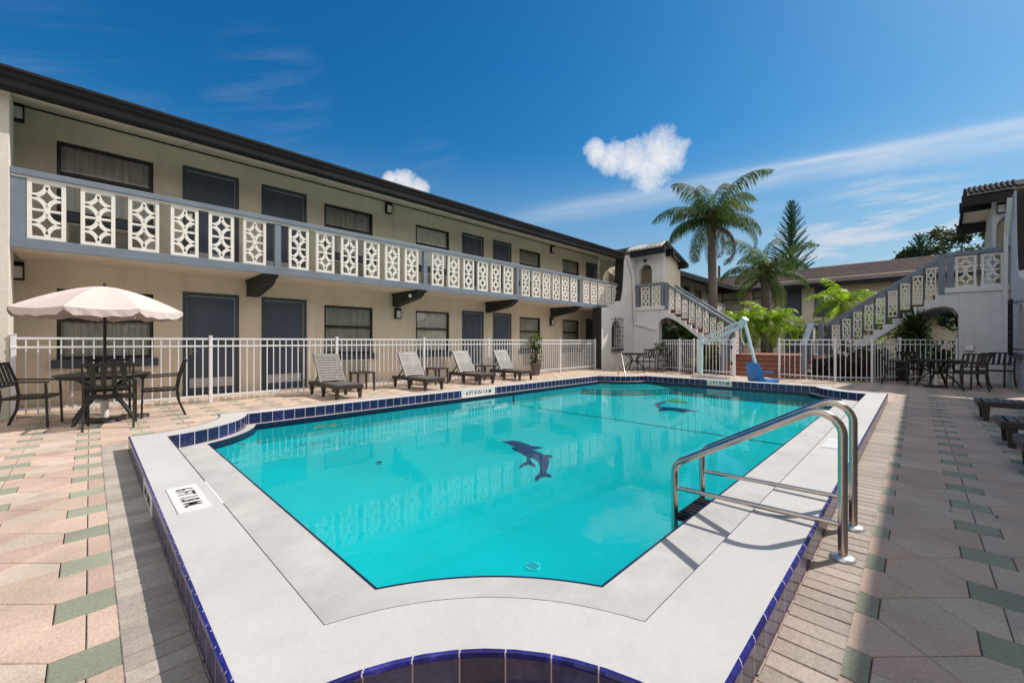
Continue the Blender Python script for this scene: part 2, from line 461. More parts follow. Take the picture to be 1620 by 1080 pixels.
    nt.links.new(c, bg.inputs['Color']); nt.links.new(bg.outputs[0], out.inputs[0])
world()
S.view_settings.view_transform = 'Standard'; S.view_settings.look = 'None'; S.view_settings.exposure = 0
S.cycles.use_denoising = True
try: S.cycles.denoiser = 'OPENIMAGEDENOISE'
except Exception: pass
S.cycles.max_bounces = 8; S.cycles.transparent_max_bounces = 12; S.cycles.diffuse_bounces = 4
S.cycles.caustics_reflective = False; S.cycles.caustics_refractive = False
S.cycles.sample_clamp_indirect = 8

# ------------------------------------------------------------------ pool outline
def notch_loop(x0, x1, y0, y1, O, rs, n=14):
    ox0, ox1, oy0, oy1 = O
    pts = []
    def arc(cx, cy, r, ex, ey, order):
        # circle about the outer corner, between the edge x=ex and the edge y=ey
        py = cy + (1 if cy < 3 else -1)*math.sqrt(r*r-(ex-cx)**2)
        px = cx + (1 if cx < 6 else -1)*math.sqrt(r*r-(ey-cy)**2)
        a = math.atan2(py-cy, ex-cx); b = math.atan2(ey-cy, px-cx)
        if order: a, b = b, a
        dd = b-a
        while dd > PI: dd -= 2*PI
        while dd < -PI: dd += 2*PI
        return [(cx+r*math.cos(a+dd*i/n), cy+r*math.sin(a+dd*i/n)) for i in range(n+1)]
    pts += arc(ox0, oy0, rs[0], x0, y0, False)    # left edge -> near edge
    pts += arc(ox1, oy0, rs[1], x1, y0, True)
    pts += arc(ox1, oy1, rs[2], x1, y1, False)
    pts += arc(ox0, oy1, rs[3], x0, y1, True)
    return pts
OC = (.30, 12.20, .41, 7.22)
L_out = notch_loop(.30, 12.20, .41, 7.22, OC, (.9, 1.0, 1.0, 1.0))
L_in = notch_loop(.61, 11.88, .73, 6.93, OC, (1.2, 1.33, 1.33, 1.33))
L_wat = notch_loop(.98, 11.80, 1.11, 6.85, OC, (1.62, 1.45, 1.45, 1.45))
ZC, ZL, ZW = .15, 0.0, -.05
def shift(L, d):
    n = len(L); out = []
    for i in range(n):
        p = Vector(L[i-1]); q = Vector(L[i]); r = Vector(L[(i+1) % n])
        e1 = (q-p).normalized(); e2 = (r-q).normalized()
        n1 = Vector((-e1.y, e1.x)); n2 = Vector((-e2.y, e2.x))
        nn = (n1+n2)
        nn = nn/max(.4, nn.length_squared/2)
        out.append(tuple(q+nn*d))
    return out
def ring(mb, A, za, B, zb, mi=0, uv=False):
    n = len(A); u = 0
    for i in range(n):
        j = (i+1) % n
        ln = (Vector(A[j])-Vector(A[i])).length
        uvs = [[(u, 0), (u+ln, 0), (u+ln, 1), (u, 1)]] if uv else None
        mb.add([(*A[i], za), (*A[j], za), (*B[j], zb), (*B[i], zb)], [(0,1,2,3)], mi, False, None, uvs)
        u += ln
def in_poly(x, y, L):
    c = False; n = len(L); j = n-1
    for i in range(n):
        xi, yi = L[i]; xj, yj = L[j]
        if (yi > y) != (yj > y) and x < (xj-xi)*(y-yi)/(yj-yi)+xi: c = not c
        j = i
    return c
def floor_z(x, y):
    # hopper shape for the apparent refracted depth: deepest by the drain, shelving up on all sides
    d = math.hypot(x-2.7, (y-2.4)*1.1)
    k = max(0, 1-d/3.9); k = k*k*(3-2*k)
    return -.30-.58*k

def mesh_text(body, size, mat, name, parent, M4, align='CENTER', sx=1.0, local_off=None):
    cu = bpy.data.curves.new(name, 'FONT'); cu.body = body; cu.size = size; cu.align_x = align; cu.align_y = 'CENTER'
    cu.extrude = .001; cu.offset = size*.006
    to = bpy.data.objects.new(name, cu); COL.objects.link(to)
    dg = bpy.context.evaluated_depsgraph_get(); dg.update()
    me = bpy.data.meshes.new_from_object(to.evaluated_get(dg))
    bpy.data.objects.remove(to)
    me.transform(Matrix.Diagonal((sx,1,1,1)))
    off = world_loc(parent) if parent is not None else Vector((0,0,0))
    me.transform(Matrix.Translation(-off) @ M4)
    me.materials.clear(); me.materials.append(mat)
    o = bpy.data.objects.new(name, me); COL.objects.link(o); o.parent = parent
    return o
def basis(o, x, y):
    x = Vector(x).normalized(); y = Vector(y).normalized(); z = x.cross(y)
    m = Matrix((x, y, z)).transposed().to_4x4(); m.translation = Vector(o); return m

def make_pool():
    t = thing('swimming_pool', 'notched-corner swimming pool with white coping and blue tile bands', 'swimming pool', (6, 3.8, 0))
    Lo2 = shift(L_out, .0115)
    Ga, Gb = shift(L_in, -.0025), shift(L_in, -.0095)
    L_gr = Ga[:15]+Gb[15:]
    mb = MB()
    ring(mb, Lo2, ZC, L_gr, ZC)
    mb.build('coping', M['coping'], t)
    # rounded cobalt cap along the outer edge, plum tile below
    mb = MB()
    prof = [(0, .130), (-.005, .140), (-.001, .149), (.005, .1525), (.012, .1525)]
    for (d0, z0), (d1, z1) in zip(prof, prof[1:]): ring(mb, shift(L_out, d0), z0, shift(L_out, d1), z1, 0, True)
    mb.build('edge_cap', M['blue_cap'], t)
    mb = MB(); ring(mb, L_out, -.05, L_out, .130, 0, True); mb.build('outer_tile_band', M['tile_out'], t)
    mb = MB(); ring(mb, L_gr, ZC+.0005, L_in, ZC+.0005); mb.build('groove_edge', M['navy'], t)
    mb = MB(); ring(mb, L_in, ZC+.0005, L_in, ZL, 0, True)
    mb.build('inner_tile_band', M['tile_in'], t)
    mb = MB(); ring(mb, L_in, ZL, shift(L_wat, -.014), ZL); mb.build('ledge', M['ledge'], t)
    mb = MB(); ring(mb, shift(L_wat, -.014), ZL+.001, L_wat, ZL+.001); ring(mb, L_wat, ZL+.001, L_wat, -.085)
    mb.build('waterline_trim', M['navy'], t)
    mb = MB()
    n = len(L_wat)
    ring(mb, L_wat, -.085, L_wat, -1.0)
    ys = (0.9, 7.1)
    nx, ny = 60, 36
    gx = [.8+11.2*k/nx for k in range(nx+1)]; gy = [.9+6.1*k/ny for k in range(ny+1)]
    mb.add([(x, y, floor_z(x, y)) for x in gx for y in gy],
           [(a*(ny+1)+b, (a+1)*(ny+1)+b, (a+1)*(ny+1)+b+1, a*(ny+1)+b+1) for a in range(nx) for b in range(ny)], 0, True)
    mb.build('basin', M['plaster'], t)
    # slope-break line on the floor and up the wall
    mb = MB()
    for k in range(30):
        ya, yb = .95+5.9*k/30, .95+5.9*(k+1)/30
        mb.quad((7.03,ya,floor_z(7.03,ya)+.005), (7.07,ya,floor_z(7.07,ya)+.005), (7.07,yb,floor_z(7.07,yb)+.005), (7.03,yb,floor_z(7.03,yb)+.005))
    z = floor_z(7.05, 6.85)
    mb.quad((7.03,6.846,z), (7.07,6.846,z), (7.07,6.846,-.085), (7.03,6.846,-.085))
    mb.build('floor_line', M['navy'], t)
    # curved entry steps in the far corner
    mb = MB(); md = MB()
    for r, zz in ((2.3,-.135), (1.98,-.105), (1.7,-.075)):
        pts = [(12.20+r*math.cos(a), 7.22+r*math.sin(a)) for a in [PI+PI/2*i/24 for i in range(25)]]
        poly = pts + [(12.20, 7.22)]
        mb.prism(poly, 'z', -.30, zz)
        r2 = r-.035
        for i in range(24):
            a0 = PI+PI/2*i/24; a1 = PI+PI/2*(i+1)/24
            md.quad(*[(12.20+q*math.cos(a), 7.22+q*math.sin(a), zz+.003) for q, a in ((r+.002,a0), (r+.002,a1), (r2,a1), (r2,a0))])
    stp = mb.build('entry_step', M['step_plaster'], t)
    md.build('step_edge', M['navy'], stp)
    # dolphin mosaics on the floor
    A = [(4.52,4.65),(4.59,4.59),(4.67,4.56),(4.72,4.45),(4.74,4.31),(4.73,4.22),(4.79,4.14),(4.82,4.05),(4.74,4.08),(4.66,4.12),(4.56,4.09),(4.44,4.0),(4.38,3.91),(4.34,3.79),(4.31,3.76),(4.3,3.84),(4.27,3.88),(4.2,3.89),(4.13,3.89),(4.15,3.92),(4.25,3.95),(4.33,3.94),(4.44,4.04),(4.48,4.11),(4.46,4.18),(4.45,4.27),(4.53,4.31),(4.53,4.51)]
    B = [(4.46,4.38),(4.51,4.35),(4.53,4.23),(4.63,4.12),(4.65,4.04),(4.65,3.89),(4.7,3.83),(4.71,3.76),(4.63,3.78),(4.5,3.68),(4.3,3.56),(4.28,3.44),(4.26,3.45),(4.23,3.51),(4.18,3.54),(4.07,3.52),(4.06,3.55),(4.12,3.6),(4.24,3.62),(4.38,3.73),(4.47,3.86),(4.47,3.95),(4.44,4.04),(4.46,4.18),(4.45,4.28)]
    C = [(9.47,4.49),(9.91,4.53),(10.1,4.44),(9.58,4.38),(9.14,4.21),(9.16,4.06),(9.24,3.83),(9.11,3.3),(8.97,3.57),(8.74,3.43),(8.87,3.8),(8.74,3.93),(8.5,3.92),(8.85,4.09)]
    D = [(10.25,4.54),(10.7,4.44),(10.16,3.94),(10.11,4.16),(10.11,4.33)]
    mats = {0: M['mosaic'], 1: M['mosaic_light']}
    for k, (poly, mi) in enumerate(((A,0),(B,0),(C,0),(D,1))):
        mb = MB(); mb.add([(x, y, floor_z(x, y)+.006+.004*k) for x, y in poly], [tuple(range(len(poly)))])
        mb.build('dolphin_mosaic' if k < 3 else 'mosaic_fin', mats[mi], t, label=('upper navy dolphin mosaic', 'lower navy dolphin mosaic', 'far navy leaping mosaic', 'yellow mosaic piece')[k])
    # floor drain
    def drain(x, y, r):
        zf = floor_z(x, y)
        mb = MB(); mb.lathe([(.0,.010),(r,.010),(r,.0)], (x,y,zf), 24, 0, False)
        for i in range(-3, 4):
            hw = r*.8*math.sqrt(max(0, 1-(i/4.2)**2))
            mb.box(x-hw, x+hw, y+i*r*.25-.004, y+i*r*.25+.004, zf+.0105, zf+.012, 1)
        mb.build('floor_drain', [M['drain_white'], M['mosaic']], t)
    drain(2.86, 2.53, .07); drain(2.66, 5.04, .05)
    # depth markers
    def marker(pos, xa, ya, w_, h_, txt, size, sx=1., lab=None):
        c = Vector(pos); xa = Vector(xa); ya = Vector(ya); za = xa.cross(ya)
        mb = MB()
        vs = []
        for dz in (-.004, .003):
            for a, b in ((-1,-1),(1,-1),(1,1),(-1,1)): vs.append(c+xa*(a*w_/2)+ya*(b*h_/2)+za*dz)
        mb.add(vs, [(0,1,2,3),(4,5,6,7),(0,1,5,4),(1,2,6,5),(2,3,7,6),(3,0,4,7)])
        o = mb.build('depth_marker', M['marker'], t, label=lab)
        if txt: mesh_text(txt, size, M['ink'], 'lettering', o, basis(c+za*.0045, xa, ya), sx=sx)
        return o
    marker((.462,3.50,ZC+.002), (0,-1,0), (1,0,0), .60, .17, '6 FT 1.8 M.', .135, .70, 'white depth marker set in the left coping')
    marker((.297,4.0,.075), (0,-1,0), (0,0,1), .62, .135, '6 FT 1.8 M.', .10, .9, 'shaded depth marker on the left outer face')
    mb = MB(); mb.box(.600,.6125,3.22,3.82,ZC-.10,ZC+.0015); mb.build('depth_marker', M['marker'], t, label='white edge tile beside the left depth marker')
    marker((6.03,6.928,.075), (1,0,0), (0,0,1), .98, .146, '4 FT 8 IN 1.4 M', .115, 1.0, 'long white depth marker below the loungers')
    marker((11.878,3.80,.075), (0,-1,0), (0,0,1), .62, .146, '3 FT 0.9 M', .115, 1.0, 'white depth marker below the pool lift')
    marker((5.35,.60,ZC+.002), (-1,0,0), (0,1,0), .5, .16, '5 FT 1.5 M', .10, .8, 'depth marker on the right coping')
    # blue scuffs beside the left marker
    mb = MB()
    wn = MB(); wn.add([(x, y, ZW) for x, y in L_wat], [tuple(range(n))])
    wo = wn.build('water', M['water'], None, kind='structure', recalc=False)
    return t
pool = make_pool()

# ------------------------------------------------------------------ ground, pavers
def around(mb, X0, X1, Y0, Y1, x0, x1, y0, y1, z):
    mb.quad((X0,Y0,z),(X1,Y0,z),(X1,y0,z),(X0,y0,z)); mb.quad((X0,y1,z),(X1,y1,z),(X1,Y1,z),(X0,Y1,z))
    mb.quad((X0,y0,z),(x0,y0,z),(x0,y1,z),(X0,y1,z)); mb.quad((x1,y0,z),(X1,y0,z),(X1,y1,z),(x1,y1,z))
mb = MB(); around(mb, -900, 900, -900, 900, -8, 18, -2, 9, -.06); mb.build('ground', M['grass'], kind='structure')
mb = MB(); around(mb, -9, 40, -12, 14, .30, 12.20, .41, 7.22, -.012)
nn = 15
for k, O in enumerate(((.30,.41),(12.20,.41),(12.20,7.22),(.30,7.22))):
    arc = L_out[k*nn:(k+1)*nn]
    for i in range(nn-1): mb.add([(*O,-.012),(*arc[i],-.012),(*arc[i+1],-.012)], [(0,1,2)])
mb.build('deck_base', M['joint'], kind='structure')

def inset(poly, d):
    n = len(poly); out = []
    for i in range(n):
        p = Vector(poly[i-1]); q = Vector(poly[i]); r = Vector(poly[(i+1) % n])
        e1 = (q-p).normalized(); e2 = (r-q).normalized()
        n1 = Vector((-e1.y, e1.x)); n2 = Vector((-e2.y, e2.x))
        b = n1+n2; out.append(q + b*(d/max(.3, b.length_squared/2)))
    return out
def paver(mb, poly, col, z=0.):
    a = inset(poly, .0022); b = inset(poly, .0055); n = len(poly)
    tz = [z+U(-.0012,.0012) for _ in range(n)]
    vs = [(*p, z-.012) for p in a] + [(*p, z-.003) for p in a] + [(*p, tz[i]) for i, p in enumerate(b)]
    fs = [tuple(range(2*n, 3*n))]
    for i in range(n):
        j = (i+1) % n
        fs.append((i, j, n+j, n+i)); fs.append((n+i, n+j, 2*n+j, 2*n+i))
    mb.add(vs, fs, 0, False, col)
def pink():
    k = random.random(); b = U(.92, 1.08)
    if k < .5: c = (.58,.425,.33)
    elif k < .56: c = (.50,.41,.345)
    elif k < .85: c = (.57,.46,.365)
    else: c = (.53,.375,.30)
    return (c[0]*b, c[1]*b, c[2]*b)
def green():
    b = U(.85, 1.12); return (.315*b, .325*b, .235*b)
def make_deck():
    mb = MB()
    for i in range(-20, 37):
        for j in range(-11, 24):
            gx = .39+.5*i; gy = .12+.5*j
            def put(poly, c):
                cx = sum(p[0] for p in poly)/len(poly); cy = sum(p[1] for p in poly)/len(poly)
                if in_poly(cx, cy, Lc): return
                if cx > 18.3 or cy > 11.4: return
                paver(mb, poly, c)
            put([(gx,gy),(gx+.2,gy),(gx+.2,gy+.2),(gx,gy+.2)], green())
            c = (gx+.35, gy+.35)
            put([c,(gx+.5,gy+.2),(gx+.6,gy+.2),(gx+.6,gy+.5),(gx+.5,gy+.5)], pink())
            put([c,(gx+.2,gy+.5),(gx+.1,gy+.5),(gx+.1,gy+.2),(gx+.2,gy+.2)], pink())
            put([c,(gx+.5,gy+.5),(gx+.5,gy+.6),(gx+.2,gy+.6),(gx+.2,gy+.5)], pink())
            put([c,(gx+.2,gy+.2),(gx+.2,gy+.1),(gx+.5,gy+.1),(gx+.5,gy+.2)], pink())
    return mb.build('pool_deck', M['paver'], kind='structure', recalc=False)
Lc = shift(L_out, .12)
make_deck()
def make_borders():
    mb = MB()
    y = 1.25
    while y < 6.55:
        b = U(.8,1.12); c = (.43*b,.375*b,.315*b)
        paver(mb, [(.085,y),(.298,y),(.298,y+.098),(.085,y+.098)], c, .005); y += .1
    x = 1.15
    while x < 11.1:
        b = U(.85,1.15); c = (.42*b,.355*b,.295*b)
        paver(mb, [(x,.195),(x+.098,.195),(x+.098,.408),(x,.408)], c, .005); x += .1
    mb.build('brick_border', M['paver'], kind='structure', recalc=False)
make_borders()

# ------------------------------------------------------------------ screen block panel (local: x across, z up, y thickness)
def screen_mesh():
    mb = MB(); W_, H_, T = .42, .93, .07
    f = .052
    mb.box(-W_/2, -W_/2+f, -T/2, T/2, 0, H_); mb.box(W_/2-f, W_/2, -T/2, T/2, 0, H_)
    mb.box(-W_/2+f, W_/2-f, -T/2, T/2, 0, f); mb.box(-W_/2+f, W_/2-f, -T/2, T/2, H_-f, H_)
    xi = W_/2-f; z0 = f; z1 = H_-f; hh = (z1-z0)
    ro = xi*1.03+.016; ri = ro-.052; ty = T*.42
    ysc = (hh/4)/(xi*1.03)*.99
    def arc(cx, cz, a0, a1, n=12):
        vs = []; fs = []
        for i in range(n+1):
            a = a0+(a1-a0)*i/n
            for r in (ri, ro):
                x = cx+r*math.cos(a); z = cz+r*ysc*math.sin(a)
                x = max(-xi, min(xi, x)); z = max(z0, min(z1, z))
                vs += [(x,-ty,z),(x,ty,z)]
        for i in range(n):
            b = i*4; c = b+4
            fs += [(b,b+2,c+2,c),(b+1,c+1,c+3,b+3),(b,c,c+1,b+1),(b+2,b+3,c+3,c+2)]
        mb.add(vs, fs)
    zm = (z0+z1)/2
    for s in (-1, 1):
        cx = s*xi
        a0, a1 = (-PI/2, PI/2) if s < 0 else (PI/2, 3*PI/2)
        arc(cx, zm, a0, a1)
        if s < 0:
            arc(cx, z1, -PI/2, 0, 7); arc(cx, z0, 0, PI/2, 7)
        else:
            arc(cx, z1, PI, 3*PI/2, 7); arc(cx, z0, PI/2, PI, 7)
        x0, x1 = sorted((cx, cx-s*ri))
        mb.box(x0, x1, -ty*.98, ty*.98, zm-.017, zm+.017)
    # centre lozenge and the fillets where the rings touch
    def loz(cz, w_, h_, t):
        mb.prism([(-w_,cz),(0,cz-h_),(w_,cz),(0,cz+h_)], 'y', -t, t)
    loz(zm, .036, .075, ty*1.08)
    loz(z1-.012, .03, .035, ty*1.05); loz(z0+.012, .03, .035, ty*1.05)
    o = mb.build('screen_block', M['cream'], None, bevel=.004)
    me = o.data
    bpy.data.objects.remove(o)
    return me
SCREEN = screen_mesh()
def screen(parent, loc, rz=0, sx=1, sz=1):
    o = bpy.data.objects.new('screen_block', SCREEN); COL.objects.link(o); o.parent = parent
    o.location = Vector(loc)-world_loc(parent); o.rotation_euler = (0,0,rz); o.scale = (sx,1,sz)
    return o

# ------------------------------------------------------------------ building pieces
def wall_with_holes(mb, x0, x1, z0, z1, holes, P, depth=.14):
    """P(x,d,z): d = depth into the wall"""
    xs = sorted({x0, x1, *[h[0] for h in holes], *[h[1] for h in holes]})
    zs = sorted({z0, z1, *[h[2] for h in holes], *[h[3] for h in holes]})
    for a, b in zip(xs, xs[1:]):
        for c, d in zip(zs, zs[1:]):
            mx, mz = (a+b)/2, (c+d)/2
            if any(h[0] < mx < h[1] and h[2] < mz < h[3] for h in holes): continue
            mb.quad(P(a,0,c), P(b,0,c), P(b,0,d), P(a,0,d))
    for a, b, c, d in holes:
        mb.quad(P(a,0,c),P(a,depth,c),P(a,depth,d),P(a,0,d)); mb.quad(P(b,0,c),P(b,depth,c),P(b,depth,d),P(b,0,d))
        mb.quad(P(a,0,c),P(b,0,c),P(b,depth,c),P(a,depth,c)); mb.quad(P(a,0,d),P(b,0,d),P(b,depth,d),P(a,depth,d))

def make_window(parent, P, x0, x1, z0, z1, rail=True, seed=0, blind=False):
    """window > pane, curtain, sill"""
    f = .055
    def bx(mb, a, b, d0, d1, c, d, mi=0):
        p = P(a,d0,c); q = P(b,d1,d); mb.box(p[0], q[0], p[1], q[1], p[2], q[2], mi)
    mb = MB()
    bx(mb, x0, x0+f, .03, .11, z0, z1); bx(mb, x1-f, x1, .03, .11, z0, z1)
    bx(mb, x0+f, x1-f, .03, .11, z1-f, z1); bx(mb, x0+f, x1-f, .03, .11, z0, z0+f)
    zm = z0+(z1-z0)*.565
    if rail: bx(mb, x0+f, x1-f, .025, .10, zm-.03, zm+.03)
    wdw = mb.build('window', M['bronze'], parent, bevel=.004)
    mb = MB(); mb.quad(P(x0+f,.07,z0+f), P(x1-f,.07,z0+f), P(x1-f,.07,z1-f), P(x0+f,.07,z1-f)); mb.build('pane', M['glass'], wdw)
    rr = random.Random(seed)
    mb = MB(); n = int((x1-x0)*44); prev = None; ph = rr.uniform(0, 6)
    zl = z0+f
    for i in range(n+1):
        x = x0+f+(x1-x0-2*f)*i/n
        d = .112+.022*math.sin(x*41+ph+1.3*math.sin(x*7+ph))+.012*math.sin(x*97+ph)
        if prev: mb.add([P(prev[0],prev[1],zl), P(x,d,zl), P(x,d,z1-.03), P(prev[0],prev[1],z1-.03)], [(0,1,2,3)], 0, True)
        prev = (x, d)
    mb.build('curtain', M['curtain'], wdw)
    mb = MB(); bx(mb, x0-.04, x1+.04, .14, .30, z0-.02, z1+.02)
    # open-fronted dark box behind the curtain
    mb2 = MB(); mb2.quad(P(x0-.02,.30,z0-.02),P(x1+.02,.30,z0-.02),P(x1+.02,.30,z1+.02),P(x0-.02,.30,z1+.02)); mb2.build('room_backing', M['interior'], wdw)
    return wdw

def make_door(parent, P, x0, x1, z0, z1, kick=True, hand=1):
    f = .075
    def bx(mb, a, b, d0, d1, c, d, mi=0):
        p = P(a,d0,c); q = P(b,d1,d); mb.box(p[0], q[0], p[1], q[1], p[2], q[2], mi)
    mb = MB()
    bx(mb, x0+f, x1-f, .06, .11, z0+.02, z1-f)
    w_ = (x1-x0-2*f); h_ = z1-f-z0-.02
    for r, (a, b) in enumerate(((.08,.30),(.36,.66),(.72,.92))):
        for k in (0, 1):
            xa = x0+f+w_*(.14+.40*k); xb = xa+w_*.32
            za = z0+.02+h_*a; zb = z0+.02+h_*b
            bx(mb, xa, xb, .05, .065, za, zb); bx(mb, xa+.035, xb-.035, .044, .051, za+.035, zb-.035)
    door = mb.build('door', M['door'], parent, bevel=.004)
    mb = MB(); bx(mb, x0, x0+f, -.012, .12, z0, z1); bx(mb, x1-f, x1, -.012, .12, z0, z1); bx(mb, x0+f, x1-f, -.012, .12, z1-f, z1)
    mb.build('door_frame', M['slate_dark'], door, bevel=.004)
    mb = MB(); g = .008
    bx(mb, x0+f, x0+f+g, .03, .059, z0, z1-f); bx(mb, x1-f-g, x1-f, .03, .059, z0, z1-f); bx(mb, x0+f+g, x1-f-g, .03, .059, z1-f-g, z1-f)
    mb.build('weather_strip', M['plastic_white'], door)
    if kick:
        mb = MB(); bx(mb, x0+f+.05, x1-f-.05, .040, .049, z0+.17, z0+.38); mb.build('kick_plate', M['kick'], door)
        mb = MB(); hx = x0+f+.07 if hand > 0 else x1-f-.07
        a = P(hx,.06,z0+.98); b = P(hx,-.005,z0+.98); c = P(hx+hand*.12,-.005,z0+.98)
        mb.tube([a, b, c], .011, 8)
        a = P(hx,.058,z0+1.15); mb.box(a[0]-.03, a[0]+.03, min(a[1],P(0,.03,0)[1]), max(a[1],P(0,.03,0)[1]), z0+.9, z0+1.2)
        mb.build('handle', M['steel'], door)
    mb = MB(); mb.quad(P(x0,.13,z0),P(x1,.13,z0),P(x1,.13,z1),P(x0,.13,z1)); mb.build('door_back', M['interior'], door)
    return door

def make_lamp(parent, P, x, z, flood=False):
    def bx(mb, a, b, d0, d1, c, d, mi=0):
        p = P(a,d0,c); q = P(b,d1,d); mb.box(p[0], q[0], p[1], q[1], p[2], q[2], mi)
    mb = MB()
    bx(mb, x-.085, x+.085, -.03, 0, z-.16, z+.16)
    bx(mb, x-.085, x+.085, -.13, -.03, z+.08, z+.16); bx(mb, x-.085, x+.085, -.13, -.03, z-.16, z-.135)
    for s in (-1, 1): bx(mb, x+s*.085-(.012 if s > 0 else 0), x+s*.085+(.012 if s < 0 else 0), -.13, -.03, z-.135, z+.08)
    o = mb.build('wall_lamp', M['black'], parent)
    mb = MB(); bx(mb, x-.07, x+.07, -.118, -.032, z-.132, z+.078); mb.build('lamp_glass', M['lampglass'], o)
    return o

def make_vent(parent, P, x0, x1, z0, z1):
    def bx(mb, a, b, d0, d1, c, d, mi=0):
        p = P(a,d0,c); q = P(b,d1,d); mb.box(p[0], q[0], p[1], q[1], p[2], q[2], mi)
    mb = MB(); f = .03
    bx(mb, x0, x1, .0, .02, z0, z1, 1)
    bx(mb, x0, x0+f, -.03, 0, z0, z1); bx(mb, x1-f, x1, -.03, 0, z0, z1); bx(mb, x0+f, x1-f, -.03, 0, z0, z0+f); bx(mb, x0+f, x1-f, -.03, 0, z1-f, z1)
    n = 11
    for i in range(n):
        z = z0+f+(z1-z0-2*f)*(i+.5)/n
        p = [P(x0+f,-.028,z-.014), P(x1-f,-.028,z-.014), P(x1-f,-.002,z+.012), P(x0+f,-.002,z+.012)]
        mb.quad(*p); 
        q = [P(x0+f,-.028,z-.014), P(x1-f,-.028,z-.014), P(x1-f,-.028,z-.004), P(x0+f,-.028,z-.004)]
        mb.quad(*q)
    return mb.build('air_vent', [M['soffit'], M['interior']], parent)

# ------------------------------------------------------------------ left motel wing
WINS = [(-.43,.94),(4.44,5.84),(7.30,8.63),(12.14,13.43),(14.97,16.25)]
DOORS = [(1.42,2.47,1),(2.94,3.99,-1),(9.18,10.20,1),(10.67,11.66,-1),(16.82,17.74,-1)]
F2 = 2.76
def left_wing():
    t = thing('motel_building', 'two-storey tan motel wing with cream screen-block balcony, left of the pool', 'building', (8, 11.45, 0))
    YW = 11.45
    P = lambda x, d, z: (x, YW+d, z)
    holes = []
    for fz in (0, F2):
        for a, b in WINS: holes.append((a, b, fz+.86, fz+2.19))
        for a, b, h in DOORS: holes.append((a, b, fz+.0 if fz == 0 else 2.82, fz+2.29))
    mb = MB(); wall_with_holes(mb, -2.2, 17.95, 0, 5.6, holes, P)
    mb.box(-2.2, 17.95, 11.80, 18, 0, 5.4); mb.box(-2.2,-2.1,11.46,11.80,0,5.6)
    mb.build('wall', M['wall'], t)
    for fz in (0, F2):
        for i, (a, b) in enumerate(WINS):
            wd = make_window(t, P, a, b, fz+.86, fz+2.19, True, i*7+int(fz*10))
            mb = MB(); mb.box(a-.07, b+.07, YW-.07, YW+.03, fz+.70, fz+.86); mb.build('sill', M['slate_dark'], wd, bevel=.006)
            make_vent(t, P, a+.13, b-.13, fz+.22, fz+.68)
        for a, b, h in DOORS:
            make_door(t, P, a, b, 0 if fz == 0 else 2.82, fz+2.29, True, h)
        for x in (1.195, 4.225, 8.93, 11.9, 16.55):
            mb = MB(); mb.box(x-.05, x+.05, YW-.014, YW-.001, fz+1.58, fz+1.66); mb.box(x-.034, x+.034, YW-.017, YW-.0141, fz+1.60, fz+1.64, 1)
            mb.build('number_plate', [M['plastic_white'], M['soffit']], t)
    for x, z in ((-.90,5.265),(6.31,5.21),(14.15,5.22),(-.90,2.45),(6.62,2.06),(14.12,2.06)): make_lamp(t, P, x, z)
    mb = MB(); mb.tube([(6.52,YW-.015,2.83),(6.52,YW-.015,5.4)], .012, 6); mb.build('conduit', M['wall'], t)
    # end pilaster at the left
    mb = MB(); mb.box(-1.9, -.86, 9.95, 10.45, 0, 5.05); mb.box(-1.9,-1.6,10.45,11.45,0,5.3); mb.build('end_pier', M['pier'], t, bevel=.01)
    # balcony slab, soffit, roof, gutter
    mb = MB(); mb.box(-.86, 17.9, 10.0, YW-.002, 2.66, 2.81); mb.build('balcony_slab', M['soffit'], t)
    mb = MB(); mb.box(-.86, 17.9, 9.965, 9.998, 2.655, 2.825); mb.box(-.86,17.9,9.998,10.10,2.811,2.825); mb.build('balcony_fascia', M['slate'], t, bevel=.006)
    mb = MB(); mb.add([(-2.2,9.80,4.99),(17.95,9.80,4.99),(17.95,YW+.02,5.44),(-2.2,YW+.02,5.44)], [(0,1,2,3)])
    mb.build('soffit', M['soffit'], t)
    mb = MB()
    for x in [-1+2.4*i for i in range(8)]:
        mb.add([(x-.006,9.81,4.986),(x+.006,9.81,4.986),(x+.006,YW,5.43),(x-.006,YW,5.43)], [(0,1,2,3)])
    mb.box(-2.2,17.94,YW-.012,YW-.002,5.40,5.43)
    mb.build('soffit_joint', M['brownblack'], t)
    mb = MB()
    prof = [(9.66,5.27),(15.2,6.75),(15.2,6.6),(9.80,5.15)]
    mb.prism(prof, 'x', -2.4, 17.6)
    x = -2.4
    for k in range(7):
        y = 9.63+k*.42; z = 5.275+(y-9.66)*.267
        mb.box(-2.4, 17.6, y, y+.45, z, z+.03)
    mb.prism([(15.2,6.75),(20.5,5.3),(20.5,5.15),(15.2,6.6)], 'x', -2.4, 17.6)
    mb.build('roof', M['rooftile_dark'], t)
    mb = MB()
    g = [(9.80,4.965),(9.74,4.955),(9.70,4.965),(9.675,5.01),(9.668,5.10),(9.645,5.165),(9.635,5.235),(9.615,5.245),(9.615,5.26),(9.66,5.26),(9.80,5.26)]
    mb.prism(g, 'x', -2.4, 17.35)
    mb.build('gutter', M['gutter'], t)
    # top rail and screen blocks
    mb = MB(); mb.box(-.86, 17.0, 9.955, 10.115, 3.80, 3.90); mb.box(17.0,17.9,9.958,10.112,3.80,3.898); mb.build('top_rail', M['slate'], t, bevel=.008)
    mb = MB(); mb.box(-.86, 17.9, 9.985, 10.085, 3.768, 3.799); mb.build('rail_bed', M['cream'], t)
    for k in range(5):
        for i in range(6):
            x = -.48+3.80*k+.585*i
            if x > 17.4: continue
            screen(t, (x, 10.03, 2.828), 0, 1.0, 1.01)
    mb = MB()
    mb.box(-.86,-.70,9.99,10.07,2.83,3.77); mb.build('rail_post', M['slate'], t)
